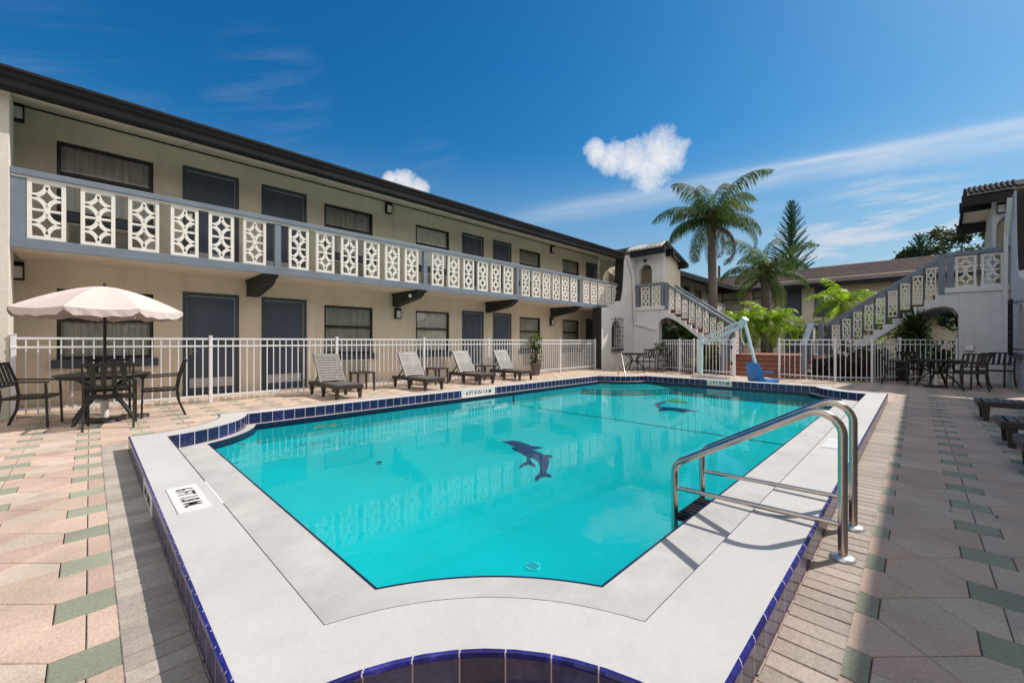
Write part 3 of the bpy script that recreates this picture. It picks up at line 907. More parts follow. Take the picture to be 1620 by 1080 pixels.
    for x in (2.885, 6.69, 10.49, 14.30, 17.35):
        mb = MB(); mb.box(x-.06, x+.06, 9.985, 10.09, 2.826, 3.768); mb.build('rail_post', M['slate'], t, bevel=.004)
    for k, x in enumerate((2.75, 6.60, 10.42, 14.22)):
        mb = MB()
        pr = [(11.44,2.655),(11.44,2.27),(10.55,2.40),(10.25,2.455),(10.21,2.50),(10.14,2.515),(10.10,2.55),(10.10,2.58),(10.04,2.60),(10.04,2.655)]
        mb.prism(pr, 'x', x-.13, x+.13); 
        mb.box(x-.16, x+.16, 10.02, 11.43, 2.60, 2.653)
        mb.build('corbel', M['brownblack'], t, bevel=.006)
    mb = MB(); mb.tube([(6.45,10.42,2.53),(6.40,10.33,2.50)], .05, 12); mb.tube([(6.45,10.42,2.53),(6.5,10.5,2.56)], .02, 8); mb.build('flood_lamp', M['plastic_white'], t)
    return t
LW = left_wing()

# ------------------------------------------------------------------ right wing (in shade, beside the camera)
def right_wing():
    t = thing('motel_building', 'two-storey motel wing on the right, casting the long shade over the deck', 'building', (3, -3.6, 0))
    mb = MB(); mb.box(-14, 15.3, -9, -3.6, 0, 5.45); mb.build('wall', M['wall'], t)
    mb = MB(); mb.box(-14, 15.3, -3.598, -2.45, 2.66, 2.81); mb.build('balcony_slab', M['soffit'], t)
    mb = MB(); mb.box(-14, 15.3, -2.448, -2.415, 2.655, 2.825); mb.build('balcony_fascia', M['slate'], t)
    mb = MB(); mb.box(-14, 15.3, -2.56, -2.4, 3.80, 3.90); mb.build('top_rail', M['slate'], t)
    for k in range(7):
        for i in range(6):
            x = -11+3.8*k+.585*i
            if x < 15: screen(t, (x, -2.48, 2.828), 0, 1, 1.01)
    mb = MB(); mb.add([(-14,-2.30,4.99),(17.4,-2.30,4.99),(17.4,-3.62,5.44),(-14,-3.62,5.44)], [(0,1,2,3)]); mb.build('soffit', M['soffit'], t)
    mb = MB(); mb.prism([(-2.17,5.29),(-6.5,6.6),(-11,5.3),(-11,5.15),(-6.5,6.45),(-2.30,5.15)], 'x', -14, 17.3); mb.build('roof', M['rooftile_dark'], t)
    g = [(-2.29,4.965),(-2.23,4.955),(-2.19,4.965),(-2.165,5.01),(-2.158,5.10),(-2.135,5.165),(-2.125,5.235),(-2.105,5.26),(-2.29,5.26)]
    mb = MB(); mb.prism(g, 'x', -14, 17.3); mb.build('gutter', M['gutter'], t)
    return t
right_wing()

# ------------------------------------------------------------------ stair towers
def arch_pts(c, z0, zs, r, rz=None, n=14):
    rz = rz or r
    return [(c-r, z0)] + [(c-r*math.cos(PI*i/n), zs+rz*math.sin(PI*i/n)) for i in range(n+1)] + [(c+r, z0)]
def wall_arch(mb, axis, a0, a1, outer, arch, flip=False):
    """slab with an arched hole: outer = (u0,u1,z0,z1), arch list u,z from bottom-left to bottom-right; open to z0 of the arch"""
    u0, u1, z0, z1 = outer
    ab = arch[0][1]
    # left, right, below pieces, then the fan above the arch
    mb.prism([(u0,z0),(arch[0][0],z0),(arch[0][0],z1),(u0,z1)], axis, a0, a1)
    mb.prism([(arch[-1][0],z0),(u1,z0),(u1,z1),(arch[-1][0],z1)], axis, a0, a1)
    if ab > z0+.01: mb.prism([(arch[0][0],z0),(arch[-1][0],z0),(arch[-1][0],ab),(arch[0][0],ab)], axis, a0, a1)
    for p, q in zip(arch[1:-1], arch[2:-1]):
        if abs(p[0]-q[0]) < 1e-5: continue
        mb.prism([(p[0],p[1]),(q[0],q[1]),(q[0],z1),(p[0],z1)], axis, a0, a1)

def tower(name_label, my, left, ml, y0, ya, ac, yl_):
    """my maps the left-hand y to this side's y"""
    t = thing('stair_tower', name_label, 'building', (18.6, my(9.7), 0))
    # wing wall facing the pool side with niche
    mb = MB()
    ys = sorted((my(9.70), my(10.15)))
    ar = arch_pts(16.62, .92, 1.75, .36, .42)
    wall_arch(mb, 'y', ys[0], ys[1], (15.45, 17.05, 0, 2.62), ar)
    top = [(15.45,2.62),(17.05,2.62),(17.05,0),(18.62,0),(18.62,5.25),(17.38,5.25),(17.30,4.2),(17.20,3.5),(17.08,3.12),(16.88,2.90),(16.4,2.75)]
    mb.prism([(15.45,2.621),(17.05,2.621),(17.05,3.07),(16.88,2.90),(16.4,2.77)], 'y', *ys)
    mb.prism([(17.051,0),(18.598,0),(18.598,5.25),(17.38,5.25),(17.30,4.2),(17.20,3.5),(17.051,3.07)], 'y', *ys)
    mb.build('wing_wall', M['white_stucco'], t)
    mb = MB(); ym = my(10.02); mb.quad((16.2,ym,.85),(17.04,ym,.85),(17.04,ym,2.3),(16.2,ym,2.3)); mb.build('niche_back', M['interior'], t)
    # dark painted end faces
    mb = MB(); mb.box(15.435, 15.449, my(9.72), my(10.15), 0, 2.70); mb.build('end_face', M['brownblack'], t); mb = MB()
    mb.prism([(17.05,3.06),(17.20,3.48),(17.30,4.2),(17.38,5.25),(17.36,5.25),(17.28,4.2),(17.18,3.49),(17.03,3.07)], 'y', *[my(y) for y in (9.715,10.15)])
    mb.build('end_face', M['brownblack'], t)
    # iron grille in front of the niche
    mb = MB(); yg = my(9.53)
    for x in (16.30,16.46,16.62,16.78,16.94): mb.tube([(x,yg,.85),(x,yg,2.28)], .012, 6)
    for z in (1.0,1.45,1.85,2.2): mb.tube([(16.22,yg,z),(17.02,yg,z)], .012, 6)
    for x in (16.24,17.0):
        for z in (1.0,2.2): mb.tube([(x,yg,z),(x,my(9.70),z)], .012, 6)
    for z in (1.22,1.65):
        mb.tube([(16.62+.09*math.cos(a), yg-.0, z+.09*math.sin(a)) for a in [2*PI*i/12 for i in range(13)]], .009, 5)
    mb.build('iron_grille', M['black'], t)
    mb = MB(); mb.box(16.2,17.06,my(9.55),my(9.70),.78,.87); mb.build('niche_sill', M['slate_dark'], t)
    # front wall with arched opening at landing level
    mb = MB()
    c = my(ac)
    u = sorted((my(y0), my(9.70 if left else 10.6)))
    wall_arch(mb, 'x', 18.6, 18.85, (u[0], u[1], 2.82, 5.52), arch_pts(c, 2.83, 4.50, .33, .40))
    mb.build('arch_wall', M['white_stucco'], t)
    # room behind: side walls, back, floor
    mb = MB()
    mb.prism([(18.851,2.82),(20.5,2.82),(20.5,4.98),(18.851,5.45)], 'y', *sorted((my(y0),my(y0+.2))))
    mb.box(20.3,20.49, my(y0+.21), my(11.4), 2.82, 4.9); mb.box(18.63,20.29, my(11.3), my(11.5), 0, 5.6)
    mb.build('room_wall', M['wall'], t)
    mb = MB(); mb.box(18.26,20.29, my(8.59), my(11.29), 2.64, 2.81); mb.build('room_floor', M['soffit'], t)
    # end arch of the gallery
    mb = MB(); c = my(10.72); u = sorted((my(9.99), my(11.44)))
    if left:
        wall_arch(mb, 'x', 17.96, 18.15, (u[0], u[1], 2.82, 5.45), arch_pts(c, 2.83, 4.35, .60, .55)); mb.box(17.96,18.15,my(10.16),my(11.44),0,2.65)
        mb.build('gallery_arch', M['wall'], t)
    # landing block
    mb = MB(); mb.box(18.25, 18.59, ml(8.45), ml(yl_), 0, 2.66)
    mb.box(18.18, 19.5, ml(8.16), ml(yl_), 2.664, 2.82)
    mb.build('landing', M['white_stucco'], t, bevel=.01)
    mb = MB(); mb.box(18.24,18.40,ml(8.18),ml(yl_),3.78,3.90); mb.build('top_rail', M['slate'], t, bevel=.006)
    for y in (8.60, 9.12): screen(t, (18.32, ml(y), 2.825), PI/2, 1.0, 1.0)
    for y in (8.28,)+((9.50,) if left else ()):
        mb = MB(); mb.box(18.25,18.39,ml(y-.07),ml(y+.07),2.825,3.78); mb.build('rail_post', M['slate'], t)
    mb = MB(); mb.box(18.30,18.34,ml(8.845),ml(8.875),2.825,3.78); mb.build('rail_baluster', M['slate_dark'], t)
    # roof: slopes down away from the pool, overhangs the landing
    yb = 11.0
    za = 5.72
    def rz(x): return za-.02-(x-18.3)*.30 if x > 18.3 else za-.02-(18.3-x)*.55
    mb = MB()
    for x0, x1 in ((17.86,18.3),(18.3,20.75)):
        mb.prism([(x0,rz(x0)),(x1,rz(x1)),(x1,rz(x1)+.05),(x0,rz(x0)+.05)], 'y', my(ya), my(yb))
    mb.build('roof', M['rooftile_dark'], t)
    mb = MB()
    n = 9
    for i in range(n):
        yy = my(ya+.08+(9.78-ya-.1)*i/(n-1))
        vs = []; fs = []; hw_ = (9.78-ya)/(n-1)*.40
        for k in range(9):
            a = PI*k/8
            for x in (17.78, 18.32): vs.append((x, yy+hw_*math.cos(a), rz(x)+.03+.075*math.sin(a)))
        for k in range(8): fs.append((2*k,2*k+1,2*k+3,2*k+2))
        mb.add(vs, fs, 0, True)
        mb.add([vs[2*k] for k in range(9)], [tuple(range(9))])
        for j in range(1, 8):
            x0 = 18.3+.34*(j-1)
            mb.tube([(x0,yy,rz(x0)+.03),(x0+.36,yy,rz(x0+.36)+.045)], hw_, 8, 1)
    mb.build('barrel_tile', [M['rooftile'] if left else M['rooftile_dark'], M['rooftile_dark']], t)  # right tower's tiles go dark to paint in their shade
    mb = MB()
    mb.beam((18.3,my(ya-.02),rz(18.3)-.03),(20.78,my(ya-.02),rz(20.78)-.03),.05,.20)
    mb.build('rake_board', M['black'], t)
    mb = MB(); mb.box(17.80,17.858,my(ya),my(9.75),rz(17.86)-.03,rz(17.86)+.03); mb.build('eave_board', M['rooftile'], t)
    mb = MB(); mb.add([(18.3,my(ya+.03),rz(18.3)-.02),(20.7,my(ya+.03),rz(20.7)-.02),(20.7,my(yb),rz(20.7)-.02),(18.3,my(yb),rz(18.3)-.02)],[(0,1,2,3)])
    mb.add([(17.88,my(ya+.03),rz(17.88)-.014),(18.3,my(ya+.03),rz(18.3)-.02),(18.3,my(yb),rz(18.3)-.02),(17.88,my(yb),rz(17.88)-.014)],[(0,1,2,3)]); mb.build('soffit', M['soffit'], t)
    for k, x in enumerate((17.98, 18.9, 20.3)):
        mb = MB(); yb_ = 9.72 if k == 0 else y0-.002
        zt_ = min(rz(x+.06), rz(x-.06))-.022
        mb.box(x-.08, x+.08, my(ya-.1), my(yb_), zt_-.30, zt_)
        mb.build('roof_beam', M['black'], t, bevel=.004)
    # downspout
    mb = MB()
    mb.beam((17.55,my(9.62),5.10),(18.05,my(9.60),4.25),.09,.07); mb.beam((18.05,my(9.60),4.28),(18.2,my(9.60),2.0),.08,.07, (1,0,0))
    if left:
        mb.beam((18.2,my(9.60),2.04),(18.19,my(8.55),1.75),.08,.07)
    else: mb.beam((18.2,my(9.60),2.04),(18.2,my(9.60),.1),.08,.07,(1,0,0))
    mb.build('downspout', M['white_stucco'], t)
    make_lampP = lambda x, d, z: (18.6+d, x, z)
    if left:
        mb = MB(); mb.box(18.45,18.598,my(9.2),my(9.3),5.0,5.1); mb.tube([(18.5,my(9.25),5.05),(18.42,my(9.2),4.98)],.04,8); mb.build('wall_lamp', M['black'], t)
    else:
        make_lamp(t, make_lampP, my(9.56), 5.08)
    return t
tower('white stair tower with arched openings at the end of the left wing', lambda y: y, True, lambda y: y, 8.38, 8.12, 9.27, 9.699)
tower('white stair tower with overhanging eaves beside the right dining table', lambda y: 7.80-y, False, lambda y: 7.55-y, 9.40, 8.85, 9.80, 9.445)

# stair flights -------------------------------------------------------------
def flight(label, my, yl=8.2, yb=5.3):
    t = thing('outdoor_staircase', label, 'staircase', (18.8, my(6.8), 0))
    n = 12; z1, z0 = 2.82, .71
    rise = (z1-z0)/n; run = (yl-yb)/n
    up = [(yl, z1)]
    for i in range(n):
        up += [(yl-run*i, z1-rise*(i+1)), (yl-run*(i+1), z1-rise*(i+1))]
    # underside: arch by the landing block, then straight
    under = [(yb-.02, z0-.02), (yb-.02, .25), (5.9, .72), (6.6, 1.28), (7.2, 1.78), (7.6, 2.08), (7.9, 2.24), (8.15, 2.28), (8.35, 2.20), (8.449, 2.0), (8.449, 2.66), (yl, 2.66)]
    poly = [(my(y), z) for y, z in up+under]
    for x in (18.25, 19.35):
        mb = MB(); mb.prism(poly, 'x', x, x+.14); mb.build('stringer', M['white_stucco'], t)
    mb = MB()
    for i in range(n):
        mb.box(18.39, 19.35, my(yl-run*i), my(yl-run*(i+1)-.03), z1-rise*(i+1)-.06, z1-rise*(i+1))
    mb.build('tread', M['brick_red'], t)
    h = 1.02
    for x in (18.32, 19.42):
        mb = MB()
        a = (x, my(yl-.02), z1+h); b = (x, my(yb-.05), z0+h+.05)
        mb.beam(a, b, .15, .10); mb.build('handrail', M['slate'], t, bevel=.006)
        for i in range(0, n, 1):
            if i % 3 == 2 and False: continue
            y = yl-run*(i+.5)
        for i in range(9):
            f = (i+.5)/9
            y = yl-.18-(yl-yb-.26)*f; z = z1-(z1-z0)*(yl-y)/(yl-yb)
            if x < 19: screen(t, (x, my(y), z+.06), PI/2, .52, .90)
            mb = MB(); yy = y-.155; zz = z1-(z1-z0)*(yl-yy)/(yl-yb)
            mb.box(x-.03, x+.03, my(yy-.02), my(yy+.02), zz-.12, zz+h-.02); mb.build('baluster', M['slate_dark'], t)
    mb = MB(); mb.box(18.25,18.40,my(yb-.13),my(yb-.28),.72,.72+h+.1); mb.build('newel_post', M['slate'], t, bevel=.005)
    mb = MB(); mb.box(18.25,18.40,my(yl-.02),my(yl-.17),2.62,3.86); mb.build('newel_post', M['slate'], t, bevel=.005)
    return t
flight('left outdoor staircase with cream pierced panels and slate handrail', lambda y: y)
flight('right outdoor staircase with cream pierced panels, behind the shaded fence', lambda y: 7.55-y)

# centre steps and platform
def centre_steps():
    t = thing('entrance_steps', 'red brick steps rising to the platform behind the pool lift', 'steps', (16.5, 3.9, 0))
    for i in range(5):
        x = 15.95+.29*i
        mb = MB(); n = 15
        mb.box(x, 20.2 if i == 4 else x+.33, 2.55, 5.05, (.142*i if i else -.01), .142*(i+1))
        for k in range(n):
            y = 2.55+2.5*k/n
            mb.box(x-.012, x+.02, y+.006, y+2.5/n-.006, .142*i+.01, .142*(i+1)+.004)
        o_ = mb.build('step', M['brick_red'], t)
        mb = MB(); mb.box(x-.02, x+.05, 2.56, 5.04, .142*(i+1)+.0045, .142*(i+1)+.013); mb.build('nosing', M['nosing'], o_, bevel=.004)
    mb = MB(); mb.box(17.13, 20.2, 5.051, 7.6, -.01, .60); mb.build('platform_side', M['soil'], t); mb = MB(); mb.box(17.13,20.2,0.2,2.549,-.01,.60); mb.build('platform_side', M['soil'], t)
    # flanking railings
    for y in (5.02, 2.58):
        mb = MB()
        mb.box(16.02,16.14,y-.06,y+.06,0.0,1.05); mb.box(17.15,17.27,y-.06,y+.06,.712,1.78)
        mb.beam((15.98,y,1.08),(17.23,y,1.80),.15,.09); mb.beam((17.2,y,1.80),(18.24,y,1.80),.15,.09)
        mb.build('railing', M['slate'], t, bevel=.005)
        mb = MB()
        for k in range(5):
            x = 16.25+.18*k; z = .142*(1+int((x-15.95)/.29)); mb.box(x-.03,x+.03,y-.02,y+.02,z,1.10+(x-16.0)*.575)
        mb.build('baluster', M['slate_dark'], t)
        screen(t, (17.65, y, .72), 0, .9, 1.08)
    return t
centre_steps()

# ------------------------------------------------------------------ rear buildings
def rear_left():
    t = thing('motel_building', 'further tan wing beyond the left stair tower, behind the tall palm', 'building', (26, 11.45, 0))
    YW = 11.45; P = lambda x, d, z: (x, YW+d, z)
    holes = []
    for fz in (0, F2):
        for x in (21.5, 26.3, 30.5): holes.append((x, x+1.4, fz+.86, fz+2.19))
        for x in (23.6, 25.0, 28.6): holes.append((x, x+1.0, fz+.06, fz+2.29))
    mb = MB(); wall_with_holes(mb, 20.51, 33.9, 0, 5.6, holes, P); mb.box(20.51,33.9,11.8,18,0,5.4); mb.build('wall', M['wall'], t)
    for k, (a, b, c, d) in enumerate(holes):
        if b-a > 1.2: make_window(t, P, a, b, c, d, True, 50+k)
        else: make_door(t, P, a, b, c, d, False)
    mb = MB(); mb.box(20.51,33.9,10.0,11.448,2.66,2.81); mb.build('balcony_slab', M['slate'], t)
    mb = MB(); mb.box(20.51,33.0,9.96,10.1,3.80,3.9); mb.build('top_rail', M['slate'], t)
    for i in range(20): screen(t, (20.9+.6*i, 10.03, 2.828), 0, 1, 1)
    mb = MB(); mb.prism([(9.66,5.27),(15.2,6.75),(15.2,6.6),(9.80,5.0)], 'x', 20.3, 36.5); mb.build('roof', M['shingle'], t)
    mb = MB(); mb.box(20.3,33.4,9.6,9.80,4.96,5.24); mb.build('gutter', M['black'], t)
    return t
rear_left()
def rear():
    t = thing('motel_building', 'far tan wing with weathered shingle roof closing the courtyard', 'building', (34, 2, 0))
    P = lambda y, d, z: (34+d, y, z)
    holes = []
    for fz in (0, F2):
        for y in (7.1, 9.2, -8.5, -12): holes.append((y, y+1.5, fz+.8, fz+2.2))
        for y in (3.9, 5.6, -4.2): holes.append((y, y+1.0, fz+.06, fz+2.25))
    mb = MB(); wall_with_holes(mb, -22, 11.4, 0, 5.4, holes, P); mb.box(34.36,42,-22,11.4,0,5.2); mb.build('wall', M['wall'], t)
    for k, (a, b, c, d) in enumerate(holes):
        if b-a > 1.2: make_window(t, P, a, b, c, d, True, 90+k)
        else: make_door(t, P, a, b, c, d, False)
    mb = MB(); mb.prism([(33.0,4.98),(38.2,6.75),(43.4,4.98),(43.4,4.85),(38.2,6.6),(33.0,4.84)], 'y', -22, 15); 
    for k in range(14):
        x = 33.0+k*.37; z = 4.985+(x-33)*.34
        mb.add([(x,-22,z+.03),(x+.40,-22,z+.14),(x+.40,14,z+.14),(x,14,z+.03),(x,-22,z),(x,14,z)], [(0,1,2,3),(0,3,5,4)])
    mb.build('roof', M['shingle'], t)
    mb = MB(); mb.box(32.9,33.05,-22,9.6,4.72,4.98); mb.build('fascia_board', M['black'], t)
    mb = MB(); mb.add([(33.05,-22,4.76),(34.0,-22,4.9),(34.0,11.4,4.9),(33.05,11.4,4.76)],[(0,1,2,3)]); mb.build('soffit', M['soffit'], t)
    mb = MB(); mb.prism([(32.4,2.55),(32.4,2.8),(33.98,3.35),(33.98,2.65)], 'y', -7.5, 3.6); mb.build('canopy', M['black'], t)
    return t
rear()

# planting beds
mb = MB()
mb.add([(15.6,8.4,.0),(14.9,5.6,.0),(14.9,5.0,.0),(17.2,5.0,.0),(18.2,5.0,.0),(33,5,.0),(33,9.9,.0),(18.2,9.7,.0)], [tuple(range(8))])
mb.add([(15.75,2.5,.0),(15.6,1.75,.0),(16.15,.95,.0),(17.5,.3,.0),(18.3,-.85,.0),(33,-3,.0),(33,2.5,.0)], [tuple(range(7))])
mb.build('planting_bed', M['soil'], kind='structure')

# ------------------------------------------------------------------ fences
FH = 1.27
def fence(label, pts, panels=None, group=None, tall=False):
    t = thing('pool_fence', label, 'fence', (pts[0][0], pts[0][1], 0), 0, group)
    for i, p in enumerate(pts):
        mb = MB(); mb.box(p[0]-.028, p[0]+.028, p[1]-.028, p[1]+.028, 0, FH+.03)
        mb.box(p[0]-.034, p[0]+.034, p[1]-.034, p[1]+.034, FH+.03, FH+.045)
        mb.box(p[0]-.034, p[0]+.034, p[1]-.034, p[1]+.034, 1.09, 1.13); mb.build('post', M['fence'], t, bevel=.005)
    for a, b in zip(pts, pts[1:]):
        mb = MB(); A = Vector((*a, 0)); B = Vector((*b, 0)); L = (B-A).length; d = (B-A)/L
        A2 = A+d*.03; B2 = B-d*.03
        for z, hh in ((FH-.02,.034),(1.11,.03),(.14,.03)):
            mb.beam(A2+Vector((0,0,z)), B2+Vector((0,0,z)), .03, hh)
        n = max(2, round(L/(panels or .122)))
        for i in range(1, n):
            p = A+d*(L*i/n)
            mb.beam(p+Vector((0,0,.045)), p+Vector((0,0,FH-.03)), .017, .017, (1,0,0))
        mb.build('fence_panel', M['fence'], t)
    return t
xs = [-.82, 1.67, 4.15, 6.61, 9.08, 11.54, 12.86, 15.32]
fence('long white picket fence running behind the loungers', [(x, 9.95) for x in xs])
fence('short white fence between the left tower and the gate', [(16.95,7.97),(16.45,6.75),(15.95,6.0)])
def gate():
    t = thing('pool_gate', 'white picket gate behind the pool lift', 'gate', (15.88,5.88,0))
    a = Vector((15.88,5.88,0)); b = Vector((15.45,4.47,0)); d = (b-a).normalized(); L = (b-a).length
    mb = MB()
    for p in (a+d*.05, b-d*.05): mb.box(p.x-.03,p.x+.03,p.y-.03,p.y+.03,.05,FH+.03)
    for z in (FH-.02, 1.11, .14): mb.beam(a+d*.05+Vector((0,0,z)), b-d*.05+Vector((0,0,z)), .03, .034)
    mb.build('gate_frame', M['fence'], t)
    mb = MB()
    for i in range(1, 11):
        p = a+d*(L*i/11); mb.beam(p+Vector((0,0,.06)), p+Vector((0,0,FH-.03)), .017, .017, (1,0,0))
    mb.build('picket', M['fence'], t)
    mb = MB(); mb.box(b.x-.04,b.x+.04,b.y-.04,b.y+.04,0,FH+.06); mb.build('latch_post', M['fence'], t, bevel=.004)
    for z in (.45, 1.0):
        mb = MB(); p = b-d*.06; mb.box(p.x-.045,p.x+.02,p.y-.05,p.y+.05,z-.05,z+.05); mb.build('hinge', M['black'], t)
    return t
gate()
fence('white picket fence from the brick steps to the right stair tower', [(15.75,3.2),(15.42,1.72),(16.0,.93),(17.28,.36),(18.24,-.86)], .145)

# ------------------------------------------------------------------ furniture
def make_chair(label, loc, rz, group=None):
    t = thing('patio_chair', label, 'chair', (0,0,0), 0, group)
    cm = M['chair_metal']; hw = .25
    # faces +y, back at -y
    for s in (-1, 1):
        mb = MB(); mb.beam((s*hw,.24,0),(s*hw,.22,.62),.022,.030,(1,0,0)); mb.build('leg', cm, t, local=True)
        mb = MB(); pts = [(s*hw,-.30,0),(s*hw,-.22,.22),(s*hw,-.20,.42),(s*hw,-.225,.62),(s*hw,-.31,.90)]
        for p, q in zip(pts, pts[1:]): mb.beam(p, q, .030, .024, (1,0,0))
        mb.build('leg', cm, t, local=True)
        mb = MB(); mb.beam((s*hw,.255,.635),(s*hw,-.235,.655),.036,.022); mb.build('arm', cm, t, local=True, bevel=.004)
    mb = MB()
    mb.beam((-hw,.23,.42),(hw,.23,.42),.03,.025); mb.beam((-hw,-.20,.42),(hw,-.20,.42),.03,.025)
    for s in (-1, 1): mb.beam((s*hw,.23,.42),(s*hw,-.20,.42),.025,.03)
    mb.build('seat_frame', cm, t, local=True)
    mb = MB()
    for i in range(6):
        y = -.155+.073*i; mb.beam((-hw+.012,y,.437),(hw-.012,y,.437),.055,.008)
    mb.build('seat', cm, t, local=True)
    mb = MB()
    top = Vector((0,-.305,.885)); bot = Vector((0,-.228,.60))
    mb.beam((-hw,-.308,.89),(hw,-.308,.89),.022,.035); mb.beam((-hw,-.226,.585),(hw,-.226,.585),.022,.03)
    for k in range(4):
        x = -.155+.1033*k
        mb.beam((x,-.227,.59),(x,-.307,.885),.055,.010,(0,1,0))
    mb.build('backrest', cm, t, local=True)
    t.location = loc; t.rotation_euler = (0,0,rz)
    return t
def face(dx, dy): return math.atan2(-dx, dy)
gL = 'patio chairs around the umbrella table'
C0 = make_chair('patio chair with its back to the pool, in front of the umbrella table', (.21,8.15,0), face(.10,1), gL)
dup(C0, (.82,8.83,0), face(-1,.08), 'patio chair seen side-on at the right of the umbrella table', gL)
dup(C0, (-.58,8.95,0), face(1,-.25), 'patio chair at the left edge of the picture', gL)
dup(C0, (.22,9.42,0), face(-.05,-1), 'patio chair behind the umbrella table, against the fence', gL)

def make_table(label, loc, r=.54, h=.71):
    t = thing('patio_table', label, 'table', (0,0,0))
    cm = M['chair_metal']
    mb = MB(); mb.lathe([(.03,h-.02),(r-.01,h-.02),(r,h-.014),(r,h),(r-.015,h+.006),(.03,h+.006)], (0,0,0), 40); mb.build('table_top', cm, t, local=True)
    mb = MB(); mb.lathe([(r-.05,h-.055),(r-.03,h-.055),(r-.03,h-.021),(r-.05,h-.021)], (0,0,0), 32, cap=False)
    mb.lathe([(.13,.36),(.15,.36),(.15,.39),(.13,.39)], (0,0,0), 20, cap=False); mb.build('ring', cm, t, local=True)
    for k in range(4):
        a = PI/4+k*PI/2; c, s = math.cos(a), math.sin(a)
        mb = MB(); prof = [(.46,0),(.40,.10),(.27,.27),(.145,.38),(.20,.52),(.36,.63),(.47,.69)]
        pts = [Vector((c*q,s*q,z)) for q, z in prof]
        for p, q in zip(pts, pts[1:]): mb.beam(p, q, .045, .028, (0,0,1))
        mb.build('leg', cm, t, local=True)
    t.location = loc
    return t
T0 = make_table('round dark patio table under the pale umbrella', (.16,8.77,0))

def make_umbrella():
    t = thing('patio_umbrella', 'pale pink canvas umbrella open over the left patio table', 'umbrella', (.16,8.77,0))
    n = 8; Rr = .97; zt, zr = 2.03, 1.66
    mb = MB(); rings = 7
    def pt(k, f):
        a = 2*PI*(k % n)/n+.36
        z = zt-(zt-zr)*(f**1.55)
        return Vector((Rr*f*math.cos(a), Rr*f*math.sin(a), z))
    for k in range(n):
        a, b = k, k+1
        m = 6
        grid = []
        for i in range(rings+1):
            f = i/rings; row = []
            for j in range(m+1):
                p = pt(a, f).lerp(pt(b, f), j/m)
                p.z -= .028*math.sin(PI*j/m)*f
                row.append(p)
            grid.append(row)
        vs = [p for r_ in grid for p in r_]; fs = []
        for i in range(rings):
            for j in range(m): fs.append((i*(m+1)+j, i*(m+1)+j+1, (i+1)*(m+1)+j+1, (i+1)*(m+1)+j))
        mb.add(vs, fs, 0, True)
    can = mb.build('canopy', M['umbrella'], t, local=True)
    mb = MB()
    for k in range(n):
        m = 8; vs = []; 
        for j in range(m+1):
            p = pt(k, 1).lerp(pt(k+1, 1), j/m); p.z -= .028*math.sin(PI*j/m)
            q = p.copy(); q.z -= .095+.012*math.sin(j*2.4+k); q.x *= 1.0+.006*math.sin(j*3+k); q.y *= 1.0+.006*math.sin(j*3+k)
            if j in (0, m): q.z += .045
            vs += [p, q]
        mb.add(vs, [(2*j,2*j+1,2*j+3,2*j+2) for j in range(m)], 0, False)
    mb.build('valance', M['umbrella'], can, local=True)
    mb = MB(); mb.tube([(0,0,.3),(0,0,2.05)], .019, 12); mb.build('pole', M['chair_metal'], t, local=True)
    mb = MB(); mb.lathe([(.001,2.09),(.018,2.075),(.022,2.055),(.012,2.03)], (0,0,0), 12); mb.build('finial', M['brownblack'], t, local=True)
    for k in range(n):
        mb = MB(); mb.tube([pt(k,.03)-Vector((0,0,.012)), pt(k,.5)-Vector((0,0,.012)), pt(k,.98)-Vector((0,0,.012))], .007, 6)
        mb.tube([(0,0,1.62), pt(k,.5)-Vector((0,0,.015))], .006, 6); mb.build('rib', M['lounge_leg'], t, local=True)
    mb = MB(); mb.lathe([(.001,1.585),(.036,1.585),(.036,1.64),(.001,1.64)], (0,0,0), 12); mb.build('hub', M['lounge_leg'], t, local=True)
    return t
make_umbrella()
def make_base(label, loc):
    t = thing('umbrella_base', label, 'umbrella base', loc)
    mb = MB(); mb.lathe([(.23,0),(.24,.01),(.22,.035),(.06,.05),(.045,.06)], (0,0,0), 28); mb.build('foot', M['chair_metal'], t, local=True)
    mb = MB(); mb.lathe([(.047,.05),(.047,.30),(.036,.32),(.022,.325)], (0,0,0), 18); mb.build('sleeve', M['plastic_white'], t, local=True)
    return t
make_base('white umbrella sleeve standing under the left patio table', (.16,8.77,0))

# right-hand dining set in the shade
dup(T0, (15.75,-.40,0), 0.4, 'round dark patio table in the shade by the right fence')
make_base('white umbrella sleeve under the shaded right table, without an umbrella', (15.55,-.36,0))
gR = 'patio chairs around the shaded right table'
dup(C0, (15.9,.42,0), face(.05,-1), 'patio chair seen side-on at the left of the shaded table', gR)
dup(C0, (15.15,-.88,0), face(.95,.55), 'patio chair with its back to the camera at the shaded table', gR)
dup(C0, (16.5,.05,0), face(-1,-.5), 'patio chair behind the shaded table, against the fence', gR)
dup(C0, (16.05,-1.0,0), face(-.3,1), 'patio chair on the far side of the shaded table by the wall', gR)
dup(C0, (16.95,-1.52,0), face(-.85,.45), 'patio chair standing apart at the shaded white wall', gR)

